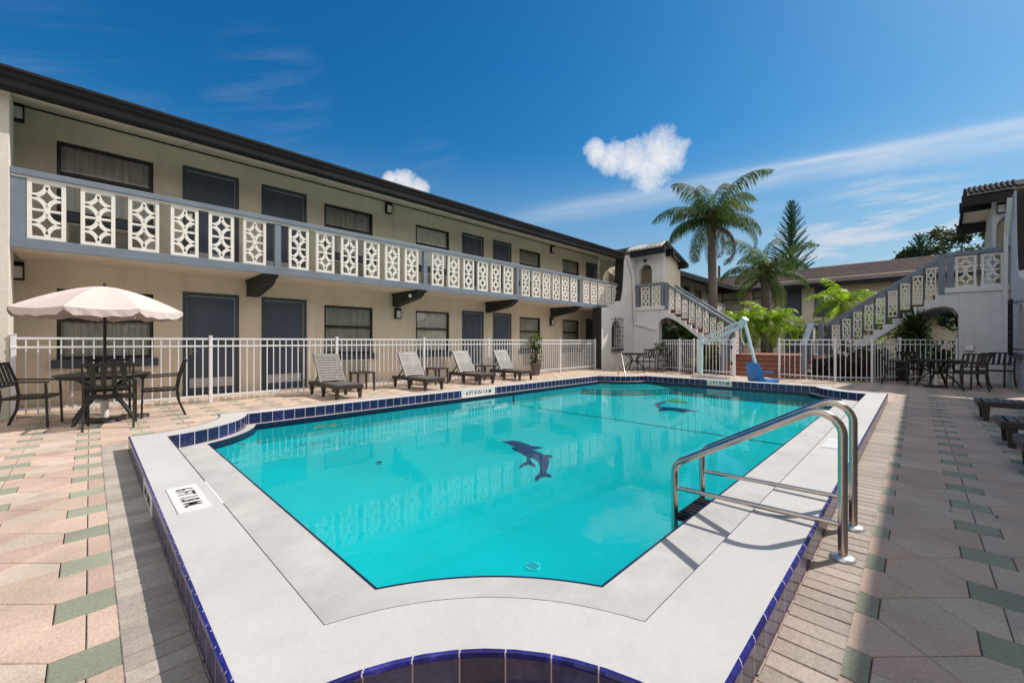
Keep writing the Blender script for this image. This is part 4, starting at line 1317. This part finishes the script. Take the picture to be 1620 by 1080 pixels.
# chaise lounges
def make_lounger(label, loc, rz, group, back=True):
    t = thing('chaise_lounge', label, 'lounger', (0,0,0), 0, group)
    # foot at -y, head at +y, origin under the middle; length 1.85, width .58
    hw = .29
    def leg(x, y):
        mb = MB(); mb.beam((x,y,.23),(x,y,0),.075,.085,(0,1,0),0,.05,.055); mb.build('leg', M['lounge_leg'], t, local=True, bevel=.006)
    for y in (-.68, .02, .68):
        for s in (-1, 1): leg(s*(hw-.045), y)
    mb = MB()
    for s in (-1, 1): mb.beam((s*(hw-.025),-.74,.255),(s*(hw-.025),.74,.255),.05,.075)
    mb.beam((-hw,-.745,.255),(hw,-.745,.255),.05,.085); mb.beam((-hw,.745,.255),(hw,.745,.255),.05,.075)
    mb.build('side_frame', M['lounge_leg'], t, local=True, bevel=.008)
    ye = .12 if back else .74
    mb = MB(); y = -.70
    while y < ye-.02:
        mb.box(-hw+.03, hw-.03, y, y+.062, .285, .305); y += .074
    mb.build('seat_slats', M['lounge'], t, local=True, bevel=.004)
    if back:
        a = R(58); d = Vector((0, math.cos(a), math.sin(a))); o = Vector((0,.13,.295)); nrm = Vector((0,-math.sin(a),math.cos(a)))
        mb = MB(); L = .70
        for s in (-1, 1):
            p = o+Vector((s*(hw-.03),0,0)); mb.beam(p, p+d*L, .045, .045, nrm)
        k = 0.03
        while k < L-.03:
            p = o+d*k+nrm*.010; mb.beam(p+Vector((-hw+.045,0,0))+d*.028, p+Vector((hw-.045,0,0))+d*.028, .052, .018, nrm); k += .066
        mb.beam(o+d*(L)+Vector((-hw,0,0)), o+d*(L)+Vector((hw,0,0)), .05, .045, nrm)
        mb.build('backrest', M['lounge_back'], t, local=True, bevel=.004)
        mb = MB(); p = o+d*.33
        for s in (-1, 1): mb.beam(p+Vector((s*.2,0,-.02)), Vector((s*.2,.62,.26)), .025, .03)
        mb.build('prop', M['lounge_leg'], t, local=True)
    t.location = loc; t.rotation_euler = (0,0,rz)
    return t
gA = 'grey chaise lounges along the fence'
A0 = make_lounger('grey slatted lounger nearest the umbrella table, first of the row', (3.79,9.17,0), R(0), gA)
dup(A0, (5.92,9.19,0), R(1), 'grey slatted lounger second of the row from the umbrella table', gA)
dup(A0, (7.76,9.28,0), R(0), 'grey slatted lounger third of the row from the umbrella table', gA)
dup(A0, (9.42,9.30,0), R(-2), 'grey slatted lounger fourth of the row, nearest the potted plant', gA)
gB = 'dark loungers lying flat in the right-hand shade'
B0 = make_lounger('dark flat lounger at the right edge, farthest from the camera', (9.72,-1.43,0), PI, gB, False)
dup(B0, (7.52,-1.45,0), PI, 'dark flat lounger at the right edge, middle of the three', gB)
dup(B0, (6.12,-1.45,0), PI, 'dark flat lounger at the right edge, nearest the camera', gB)
for o in list(bpy.data.objects):
    pass
for b in (B0, *[o for o in COL.objects if o.get('group') == gB]):
    b.rotation_euler = (0,0,PI)
# feet of these point to the pool
def make_side_table(label, loc, group):
    t = thing('side_table', label, 'side table', (0,0,0), 0, group)
    for sx in (-1, 1):
        for sy in (-1, 1):
            mb = MB(); mb.beam((sx*.20,sy*.20,.44),(sx*.205,sy*.205,0),.045,.045,(0,1,0),0,.035,.035); mb.build('leg', M['lounge_leg'], t, local=True)
    mb = MB(); mb.box(-.235,.235,-.235,.235,.425,.455); 
    for k in range(6): mb.box(-.225,.225,-.215+.073*k,-.215+.073*k+.06,.4555,.464)
    mb.build('table_top', M['lounge_leg'], t, local=True, bevel=.004)
    t.location = loc; return t
gT = 'small side tables between the loungers'
T1 = make_side_table('small dark side table between the first and second loungers', (4.66,9.68,0), gT)
dup(T1, (6.86,9.66,0), 0, 'small dark side table between the second and third loungers')
dup(T1, (8.62,9.62,0), 0, 'small dark side table between the third and fourth loungers')

# corner bistro set by the left tower
C1 = dup(C0, (15.25,7.55,0), face(.65,.9), 'patio chair at the small table beside the left tower', 'patio chairs by the left tower')
dup(C0, (16.35,7.35,0), face(-.4,1.0), 'patio chair half hidden right of the small table by the left tower', 'patio chairs by the left tower')
dup(T0, (15.95,8.45,0), 0.2, 'round dark patio table in the corner under the barred niche')

# ------------------------------------------------------------------ pool rails
def bend(pts, r, n=7):
    out = [Vector(pts[0])]
    for a, b, c in zip(pts, pts[1:], pts[2:]):
        a, b, c = Vector(a), Vector(b), Vector(c)
        u = (a-b).normalized(); v = (c-b).normalized()
        ang = u.angle(v); t = min(r/math.tan(ang/2), (a-b).length*.48, (c-b).length*.48)
        rr = t*math.tan(ang/2)
        p = b+u*t; q = b+v*t; ctr = b+(u+v).normalized()*(rr/math.sin(ang/2))
        for i in range(n+1):
            f = i/n
            d = (p-ctr).lerp(q-ctr, f)
            out.append(ctr+d.normalized()*rr)
    out.append(Vector(pts[-1])); return out
def grab_rails():
    for x, lab in ((2.90,'nearer of the two steel handrails over the pool edge'), (3.42,'farther of the two steel handrails over the pool edge')):
        t = thing('pool_handrail', lab, 'handrail', (x,.29,0), 0, 'steel pool-side handrails')
        mb = MB()
        pts = [(x,.29,.01),(x,.29,.86),(x,1.22,.31),(x,1.22,-.55)]
        P_ = bend([(x,.29,.01),(x,.29,.885),(x,1.225,.335),(x,1.225,-.6)], .115, 9)
        mb.tube(P_, .0225, 16); mb.build('rail', M['steel'], t)
        mb = MB(); mb.tube([(x,.29,.19),(x,1.225,.17)], .0155, 12); mb.build('cross_bar', M['steel'], t)
        mb = MB(); mb.lathe([(.0,.0),(.062,.0),(.060,.010),(.045,.020),(.026,.024)], (x,.29,.005), 24); mb.build('base_plate', M['plate'], t)
    t = thing('pool_ladder', 'black ladder tread between the steel handrails', 'ladder', (3.15,1.25,-.05))
    mb = MB(); mb.box(2.93,3.39,1.13,1.235,-.075,-.035); 
    for k in range(8): mb.box(2.95+.055*k,2.98+.055*k,1.14,1.225,-.035,-.028)
    mb.build('tread', M['black'], t)
    # far entry rail
    t = thing('pool_handrail', 'slim steel handrail at the far pool steps', 'handrail', (12.6,7.2,0))
    mb = MB(); P_ = bend([(13.1,7.55,.0),(13.1,7.55,.78),(12.75,7.25,.80),(11.6,6.35,-.3)], .08, 7); mb.tube(P_, .024, 12); mb.build('rail', M['steel'], t)
grab_rails()

# ------------------------------------------------------------------ pool lift
def pool_lift():
    t = thing('pool_lift', 'pale blue pool lift with a bright blue hanging seat', 'pool lift', (14.4,5.2,0))
    lb = M['lift_blue']; b = Vector((14.4,5.2,0))
    d = Vector((13.2-14.4, 2.95-5.2, 0)).normalized(); sd = Vector((-d.y, d.x, 0))
    mb = MB(); mb.beam(b+Vector((0,0,.02)), b+Vector((0,0,1.25)), .11, .11, (1,0,0)); mb.beam(b+Vector((0,0,1.16)), b+Vector((0,0,1.27)), .16, .16, (1,0,0)); mb.build('mast', lb, t, bevel=.01)
    mb = MB(); mb.beam(b-d*.3+Vector((0,0,.06)), b+d*1.2+Vector((0,0,.06)), .10, .10); mb.beam(b-sd*.35+Vector((0,0,.05)), b+sd*.35+Vector((0,0,.05)), .12, .08); mb.build('base', M['plastic_white'], t, bevel=.01)
    top = b+d*1.75+Vector((0,0,1.72))
    mb = MB(); mb.beam(b+Vector((0,0,1.10)), top+Vector((0,0,-.04)), .07, .085); mb.beam(b+Vector((0,0,1.32)), top+Vector((0,0,.12)), .04, .045); mb.beam(top-d*.12+Vector((0,0,-.05)), top+d*.06+Vector((0,0,.16)),.14,.16); mb.build('arm', lb, t, bevel=.006)
    mb = MB(); mb.tube([b+Vector((0,0,1.22)), b.lerp(top,.55)+Vector((0,0,.62))], .022, 8); mb.build('actuator', M['plastic_white'], t)
    low = Vector((13.28,3.28,.42))
    mb = MB(); mb.beam(top+Vector((0,0,.14)), low+Vector((0,0,.12)), .065, .065, d); mb.build('drop_tube', lb, t, bevel=.006)
    mb = MB(); mb.tube([top+d*-.1+Vector((0,0,-.05)), top+d*-.12+Vector((0,0,-.35)), top+d*.0+Vector((0,0,-.62)), low.lerp(top,.55)], .012, 6); mb.build('cable', M['plastic_white'], t)
    # seat: faces toward the right of the picture (-y)
    e = Vector((.86,-.50,0)).normalized(); f = Vector((e.y, -e.x, 0))
    o = low.copy()
    def Q(a, c, z): return o+e*a+f*c+Vector((0,0,z))
    mb = MB()
    # moulded back
    prof = [(-.08,.18),(-.03,.10),(.02,-.12),(.06,-.26),(.16,-.32),(.32,-.31),(.54,-.30),(.60,-.33),(.58,-.40),(.30,-.43),(.10,-.43),(-.04,-.35),(-.10,-.12),(-.16,.10),(-.17,.18)]
    n = len(prof)
    wd_ = lambda z: .25 if z < -.2 else .25-.07*(z+.2)/.38
    vs = [Q(a,-wd_(z),z) for a, z in prof]+[Q(a,wd_(z),z) for a, z in prof]
    fs = [tuple(range(n)), tuple(range(2*n-1,n-1,-1))]+[(i,(i+1)%n,(i+1)%n+n,i+n) for i in range(n)]
    mb.add(vs, fs); mb.build('seat', M['seat_blue'], t, bevel=.03)
    for s in (-1, 1):
        mb = MB(); mb.beam(Q(-.03,s*.25,-.07),Q(.36,s*.25,-.08),.04,.05); mb.build('armrest', M['seat_blue'], t, bevel=.008)
    return t
pool_lift()

# ------------------------------------------------------------------ vegetation
def frond(mb, base, az, el, L, droop, leaf, width, n=34, tint=(1,1,1), hang=.35, twist=0, segs=1):
    p = Vector(base); e = el; st = L/n
    sidev = Vector((-math.sin(az), math.cos(az), 0))
    path = [p.copy()]; tans = []
    for i in range(n):
        d = Vector((math.cos(az)*math.cos(e), math.sin(az)*math.cos(e), math.sin(e)))
        tans.append(d); p = p+d*st; path.append(p.copy()); e -= droop/n*(.5+1.1*i/n)
    # rachis
    for i in range(0, n, 2):
        a = path[i]; b = path[min(n, i+2)]; w_ = .022*(1-i/n)+.005
        mb.quad(a-sidev*w_, a+sidev*w_, b+sidev*w_*.8, b-sidev*w_*.8, 0, tuple(.8*t for t in tint))
    for i in range(3, n):
        f = i/n; ln = leaf*(math.sin(PI*min(1, f*.9+.12))**.6)
        for s in (-1, 1):
            d = (tans[i]*U(.45,.7)+sidev*s*U(.75,.95)+Vector((0,0,-hang*U(.6,1.3)))).normalized()
            l = ln*U(.8,1.1)
            a = path[i]+tans[i]*U(-.5,.5)*st
            m = a+d*l*.55; d2 = (d+Vector((0,0,-hang*1.1))).normalized(); q = m+d2*l*.45
            wv = tans[i]*width*.5
            k = U(.7,1.25); c = (tint[0]*k, tint[1]*k, tint[2]*k)
            mb.add([a-wv*.6, a+wv*.6, m+wv, m-wv, q], [(0,1,2,3),(3,2,4)], 0, False, c)

def trunk(mb, pts, rs, n=10, mi=0):
    mb.tube(pts, rs, n, mi)

def queen_palm(label, loc, h, r, L, n, seed, lean=(0,0), leafmatl='frond', dead=4):
    random.seed(seed)
    t = thing('palm_tree', label, 'palm tree', loc)
    x, y, z = loc
    top = Vector((x+lean[0], y+lean[1], h))
    mb = MB(); k = 16; pts = []; rs = []
    for i in range(k+1):
        f = i/k; p = Vector((x,y,0)).lerp(top, f); p.x += .06*math.sin(f*4); pts.append(p); rs.append(r*(1.15-.35*f)*(1+.05*(i % 2)))
    mb.tube(pts, rs, 12); mb.build('trunk', M['trunk'], t)
    mb = MB()
    for i in range(18):
        a = U(0, 6.28); q = top+Vector((math.cos(a)*r*.8, math.sin(a)*r*.8, U(-.35,.45)))
        mb.beam(q-Vector((0,0,.25)), q+Vector((math.cos(a)*.12, math.sin(a)*.12, .45)), .10, .05, (math.cos(a),math.sin(a),0), 0, .05, .03)
    mb.build('leaf_base', M['boot'], t)
    mb = MB(); g = 2.399
    for i in range(n):
        f = i/(n-1); el = R(80)-R(84)*f+U(-.1,.1); az = i*g+U(-.2,.2)
        warm = U(0,1)
        tint = (1,1,1) if warm < .88 else (1.8,1.45,.7)
        frond(mb, top+Vector((0,0,.35-.3*f)), az, el, L*U(.85,1.08)*(1-.12*f), R(94)+R(34)*f*U(.6,1.2), L*.27, L*.0095, 92, tint, .95)
    mb.build('crown', M[leafmatl], t, recalc=False)
    for i in range(dead):
        mb = MB(); az = U(0,6.28)
        frond(mb, top+Vector((math.cos(az)*.1,math.sin(az)*.1,-.15)), az, R(-18), L*U(.62,.85), R(150), L*.13, L*.013, 40, (1,1,1), 1.3)
        mb.build('dead_frond', M['frond_dead'], t, recalc=False)
    return t
queen_palm('tall queen palm rising above the left staircase', (22.6,7.55,0), 7.35, .22, 3.7, 18, 3, (0.0,.05), 'frond', 7)
queen_palm('shorter queen palm with drooping brown fronds in front of the far roof', (27.0,6.1,0), 5.0, .27, 3.3, 14, 9, (.1,.1), 'frond', 5)

def bush_palm(label, loc, h, L, n, seed, mat='frond_lime', group=None, leaf=.2, droop=118, el0=80, stems=1):
    random.seed(seed)
    t = thing('palm_shrub', label, 'palm shrub', loc, 0, group)
    x, y, z = loc
    mbt = MB(); mb = MB()
    for s in range(stems):
        ox, oy = (0,0) if stems == 1 else (U(-.4,.4), U(-.4,.4)); hh = h*U(.8,1.05) if stems > 1 else h
        mbt.tube([(x+ox*.3,y+oy*.3,0),(x+ox*.7,y+oy*.7,hh*.5),(x+ox,y+oy,hh)], [.10,.08,.09], 8)
        for i in range(n):
            f = i/(n-1); el = R(el0)-R(95)*f+U(-.1,.1); az = i*2.399+U(-.25,.25)+s
            frond(mb, (x+ox,y+oy,hh+.05), az, el, L*U(.8,1.1), R(droop)*U(.75,1.2), L*leaf*1.25, L*.022, 36, (1,1,1), .5)
    mbt.build('trunk', M['trunk'], t); mb.build('crown', M[mat], t, recalc=False)
    return t
gP = 'lime green feather palms in the rear bed'
bush_palm('lime feather palm right of the tall palm trunk', (22.6,6.2,0), 2.0, 1.8, 26, 21, group=gP)
bush_palm('lime feather palm in the middle of the rear clump', (23.4,5.1,0), 2.1, 1.9, 26, 22, group=gP)
bush_palm('lime feather palm nearest the left staircase', (21.6,6.9,0), 1.7, 1.6, 24, 26, group=gP)
bush_palm('small lime feather palm above the brick steps', (24.6,4.1,0), 1.5, 1.4, 15, 23, group=gP)
bush_palm('large lime feather palm above the right handrail', (25.3,2.55,0), 3.0, 1.9, 20, 24, group=gP)
bush_palm('lime feather palm behind the middle of the right staircase', (24.0,1.35,0), 1.9, 1.5, 16, 25, group=gP)
bush_palm('dark green feather palm under the left staircase arch', (20.2,8.0,0), 1.2, 1.7, 24, 31, 'leaf_dark', None, .24, 80, 80, 2)
bush_palm('dark green feather palm under the lower left staircase', (20.2,7.0,0), .6, 1.3, 16, 32, 'leaf_dark', None, .26, 80, 80, 2)
def spiky(label, loc, h, L, n, seed):
    random.seed(seed); t = thing('yucca_plant', label, 'plant', loc)
    x, y, z = loc; mb = MB(); mb.tube([(x,y,0),(x+.05,y,h)], [.07,.06], 8); mb.build('trunk', M['trunk'], t)
    mb = MB()
    for i in range(n):
        az = U(0,6.28); el = U(-.9,1.45); l = L*U(.75,1.1)*(1 if el > -.2 else .8); k = U(.6,1.4)
        d = Vector((math.cos(az)*math.cos(el), math.sin(az)*math.cos(el), math.sin(el))); sv = Vector((-math.sin(az),math.cos(az),0))*.022
        a = Vector((x+.05,y,h+U(-.1,.15))); m = a+d*l*.55; q = m+(d+Vector((0,0,-.35))).normalized()*l*.45
        c = (k,k,k) if el > -.3 else (2.6*k,1.9*k,1.3*k)
        mb.add([a-sv*.6,a+sv*.6,m+sv,m-sv,q],[(0,1,2,3),(3,2,4)],0,False,c)
    mb.build('crown', M['leaf_dark'], t, recalc=False)
spiky('spiky yucca in front of the arch under the right staircase', (18.0,.02,0), 1.4, .9, 260, 41)

def leafy(label, name, cat, loc, size, n, mat, seed, leaf=.09, group=None, stem=True, z0=.1):
    random.seed(seed); t = thing(name, label, cat, loc, 0, group)
    x, y, z = loc
    mb = MB()
    for i in range(5):
        a = U(0,6.28); mb.tube([(x,y,z),(x+math.cos(a)*size[0]*.4,y+math.sin(a)*size[1]*.4,z+size[2]*U(.5,.9))], [.02,.008], 5)
    mb.build('stem', M['bark'], t)
    mb = MB(); clumps = [(U(-.8,.8),U(-.8,.8),U(.15,.95),U(.25,.5)) for _ in range(9)]
    for i in range(n):
        c = random.choice(clumps)
        v = Vector((random.gauss(0,1),random.gauss(0,1),random.gauss(0,1))).normalized()*c[3]*U(.5,1)
        p = Vector((x+(c[0]+v.x)*size[0], y+(c[1]+v.y)*size[1], max(z+.02, z+z0+(c[2]+v.z*.6)*size[2])))
        d = Vector((v.x+U(-.6,.6), v.y+U(-.6,.6), U(-.5,.7))).normalized(); s = d.cross(Vector((U(-1,1),U(-1,1),U(-1,1)))).normalized()
        l = leaf*U(.7,1.3); k = U(.6,1.4)
        mb.add([p, p+d*l*.5+s*l*.25, p+d*l, p+d*l*.5-s*l*.25], [(0,1,2,3)], 0, False, (k,k,k))
    mb.build('foliage', M[mat], t, recalc=False)
    return t
# shrubs in the beds
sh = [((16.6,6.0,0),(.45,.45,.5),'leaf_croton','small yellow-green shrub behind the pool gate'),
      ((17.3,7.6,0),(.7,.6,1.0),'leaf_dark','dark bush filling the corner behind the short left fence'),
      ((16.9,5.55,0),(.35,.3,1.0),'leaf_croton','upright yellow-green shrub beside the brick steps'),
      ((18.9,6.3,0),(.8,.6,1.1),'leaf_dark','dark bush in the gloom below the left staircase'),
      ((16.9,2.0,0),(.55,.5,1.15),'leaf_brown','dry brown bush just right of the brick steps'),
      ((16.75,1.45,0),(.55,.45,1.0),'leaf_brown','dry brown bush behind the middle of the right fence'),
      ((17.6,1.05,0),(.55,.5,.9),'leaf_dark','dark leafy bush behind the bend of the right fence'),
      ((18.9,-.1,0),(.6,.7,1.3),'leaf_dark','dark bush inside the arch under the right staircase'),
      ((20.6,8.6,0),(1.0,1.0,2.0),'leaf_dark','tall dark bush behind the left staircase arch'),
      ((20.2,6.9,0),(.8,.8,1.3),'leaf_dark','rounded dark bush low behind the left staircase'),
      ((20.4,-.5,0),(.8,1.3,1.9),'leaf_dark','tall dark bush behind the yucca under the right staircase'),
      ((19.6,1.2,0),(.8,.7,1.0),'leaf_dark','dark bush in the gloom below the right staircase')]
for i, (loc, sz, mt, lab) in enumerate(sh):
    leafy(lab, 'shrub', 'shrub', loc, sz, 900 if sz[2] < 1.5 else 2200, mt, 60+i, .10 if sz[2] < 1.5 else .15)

# potted plant
def potted():
    t = thing('potted_plant', 'leafy croton in a grey tapered pot against the fence', 'potted plant', (11.12,9.70,0))
    mb = MB(); mb.lathe([(.0,.0),(.13,.0),(.20,.40),(.215,.40),(.215,.44),(.19,.44),(.185,.40),(.0,.40)], (11.12,9.70,0), 24); mb.build('pot', M['pot'], t)
    random.seed(77)
    mb = MB()
    for i in range(6):
        a = U(0,6.28); mb.tube([(11.12,9.70,.38),(11.12+.1*math.cos(a),9.70+.1*math.sin(a),U(.9,1.25))], [.018,.008], 5)
    mb.build('stem', M['bark'], t)
    mb = MB()
    for i in range(230):
        zc = U(.42,1.45); a = U(0,6.28); r_ = U(.02,.12); l = U(.12,.26)
        p = Vector((11.12+r_*math.cos(a), 9.70+r_*math.sin(a), zc)); el = U(-.5,.9)
        d = Vector((math.cos(a)*math.cos(el),math.sin(a)*math.cos(el),math.sin(el))); s = d.cross(Vector((0,0,1))).normalized()*l*.17
        k = U(.5,1.1); c = (k,k,k) if zc < 1.0 else (1.3*k,1.5*k,.9*k)
        m = p+d*l*.5; q = p+d*l+Vector((0,0,-.05))
        mb.add([p,m+s,q,m-s],[(0,1,2,3)],0,False,c)
    mb.build('foliage', M['leaf_croton'], t, recalc=False)
potted()

def norfolk(label, loc, h, seed):
    random.seed(seed); t = thing('norfolk_pine', label, 'pine tree', loc); x, y, z = loc
    mb = MB(); mb.tube([(x,y,0),(x,y,h*.5),(x,y,h)], [.32,.2,.03], 8); mb.build('trunk', M['bark'], t)
    mb = MB(); zc = h*.28; lv = 0
    while zc < h-.15:
        f = (zc-h*.28)/(h*.72); L = 3.3*(1-f)**.6+.2; nb = 6
        for k in range(nb):
            az = k*2*PI/nb+lv*.55+U(-.12,.12); LL = L*U(.8,1.12); el = R(24)+R(30)*f+U(-.06,.06)
            dirv = Vector((math.cos(az)*math.cos(el), math.sin(az)*math.cos(el), math.sin(el))); sv = Vector((-math.sin(az),math.cos(az),0))
            n = max(3, int(LL/.17)); 
            mb.quad(Vector((x,y,zc))-sv*.03, Vector((x,y,zc))+sv*.03, Vector((x,y,zc))+dirv*LL+sv*.01, Vector((x,y,zc))+dirv*LL-sv*.01, 0, (.7,.7,.7))
            for i in range(1, n+1):
                p = Vector((x,y,zc))+dirv*LL*i/n
                tl = (.55*(1-.5*i/n))*(.5+.5*(1-f))
                for s in (-1, 1):
                    d = (dirv*.75+sv*s*.8+Vector((0,0,.35))).normalized(); k2 = U(.6,1.3)
                    wv = d.cross(Vector((0,0,1))).normalized()*.045+Vector((0,0,.02))
                    mb.add([p-wv, p+wv, p+d*tl+wv*.3, p+d*tl-wv*.3],[(0,1,2,3)],0,False,(k2,k2,k2))
                    up = Vector((0,0,.05)); mb.add([p-up,p+up,p+d*tl+up*.4,p+d*tl-up*.4],[(0,1,2,3)],0,False,(k2,k2,k2))
        zc += .62-.32*f; lv += 1
    mb.build('crown', M['leaf_pine'], t, recalc=False)
    return t
norfolk('narrow norfolk pine standing behind the far roof', (54.6,9.95,0), 16.6, 5)
norfolk('small pine poking out beside the leafy tree at right', (61.8,-.25,0), 12.4, 6)

def broadleaf(label, loc, h, rad, seed, n=5200):
    random.seed(seed); t = thing('broadleaf_tree', label, 'tree', loc); x, y, z = loc
    mb = MB(); mb.tube([(x,y,0),(x+.1,y,h*.4),(x,y+.1,h*.7)], [.4,.3,.15], 8)
    cl = []
    for i in range(46):
        a = U(0,6.28); rr = rad*math.sqrt(U(0,1)); zz = h*.5+(h*.5)*U(0,1)*(1-(rr/rad)**2*.55)
        cl.append((x+rr*math.cos(a), y+rr*math.sin(a), zz, U(.7,1.4)))
        if i % 3 == 0: mb.tube([(x,y,h*.42),(x+rr*.5*math.cos(a),y+rr*.5*math.sin(a),h*.5+.3*(zz-h*.5)),(cl[-1][0],cl[-1][1],zz)], [.14,.07,.02], 5)
    mb.build('trunk', M['bark'], t)
    mb = MB()
    for i in range(n):
        c = random.choice(cl); v = Vector((random.gauss(0,1),random.gauss(0,1),random.gauss(0,.75))).normalized()*c[3]*U(.4,1)
        p = Vector(c[:3])+v; d = Vector((U(-1,1),U(-1,1),U(-.6,.6))).normalized(); s = d.cross(Vector((U(-1,1),U(-1,1),U(-1,1)))).normalized()
        l = U(.28,.5); k = U(.55,1.5)
        mb.add([p,p+d*l*.5+s*l*.28,p+d*l,p+d*l*.5-s*l*.28],[(0,1,2,3)],0,False,(k,k,k))
    mb.build('crown', M['leaf_mid'], t, recalc=False)
broadleaf('leafy tree behind the right stair tower', (66.3,-3.2,0), 14.6, 5.8, 8, 11000)

# floating leaves
for i, (x, y, lab) in enumerate(((1.31,5.87,'few yellow leaves floating near the left pool corner'),(2.49,6.25,'larger cluster of yellow leaves floating along the left pool wall'))):
    random.seed(90+i); mb = MB()
    for k in range(10+8*i):
        p = Vector((x+random.gauss(0,.10+.05*i), y+random.gauss(0,.05), ZW+.004+.0006*k)); a = U(0,6.28); l = U(.05,.10)
        d = Vector((math.cos(a),math.sin(a),0)); s = Vector((-d.y,d.x,0)); kk = U(.6,1.3)
        mb.add([p,p+d*l*.5+s*l*.2,p+d*l,p+d*l*.5-s*l*.2],[(0,1,2,3)],0,False,(kk*2,kk*1.6,kk*.6))
    o = mb.build('floating_leaves', M['leaf_croton'], None, recalc=False); tag(o, lab, 'leaves')

# utility pole behind the palms, outlet box
t = thing('utility_pole', 'thin utility pole beyond the far roof, beside the tall palm trunk', 'utility pole', (49,15.7,0))
mb = MB(); mb.tube([(49,15.7,0),(49,15.7,9.6)], .13, 8); mb.build('pole', M['bark'], t)
t = thing('outlet_box', 'small metal outlet box on the white wall by the right fence', 'outlet', (18.2,-1.08,1.0))
mb = MB(); mb.box(18.17,18.246,-1.20,-1.02,.93,1.07); mb.box(18.15,18.169,-1.19,-1.12,.94,1.06); mb.box(18.15,18.169,-1.10,-1.03,.94,1.06); mb.build('cover', M['plate'], t, bevel=.004)

random.seed(123)
mb = MB()
for k in range(46):
    x, y = U(-2.5, 15), U(-1.6, 9.7)
    if in_poly(x, y, Lc): continue
    p = Vector((x, y, U(.006,.012))); a = U(0,6.28); l = U(.03,.075)
    d = Vector((math.cos(a),math.sin(a),U(-.1,.25))); q = Vector((-d.y,d.x,U(-.2,.2))); kk = U(.6,1.3)
    mb.add([p,p+d*l*.5+q*l*.2,p+d*l,p+d*l*.5-q*l*.2],[(0,1,2,3)],0,False,(kk,kk,kk))
o = mb.build('fallen_leaves', M['frond_dead'], None, kind='stuff', recalc=False); tag(o, 'small dry leaves scattered over the paving', 'leaves')
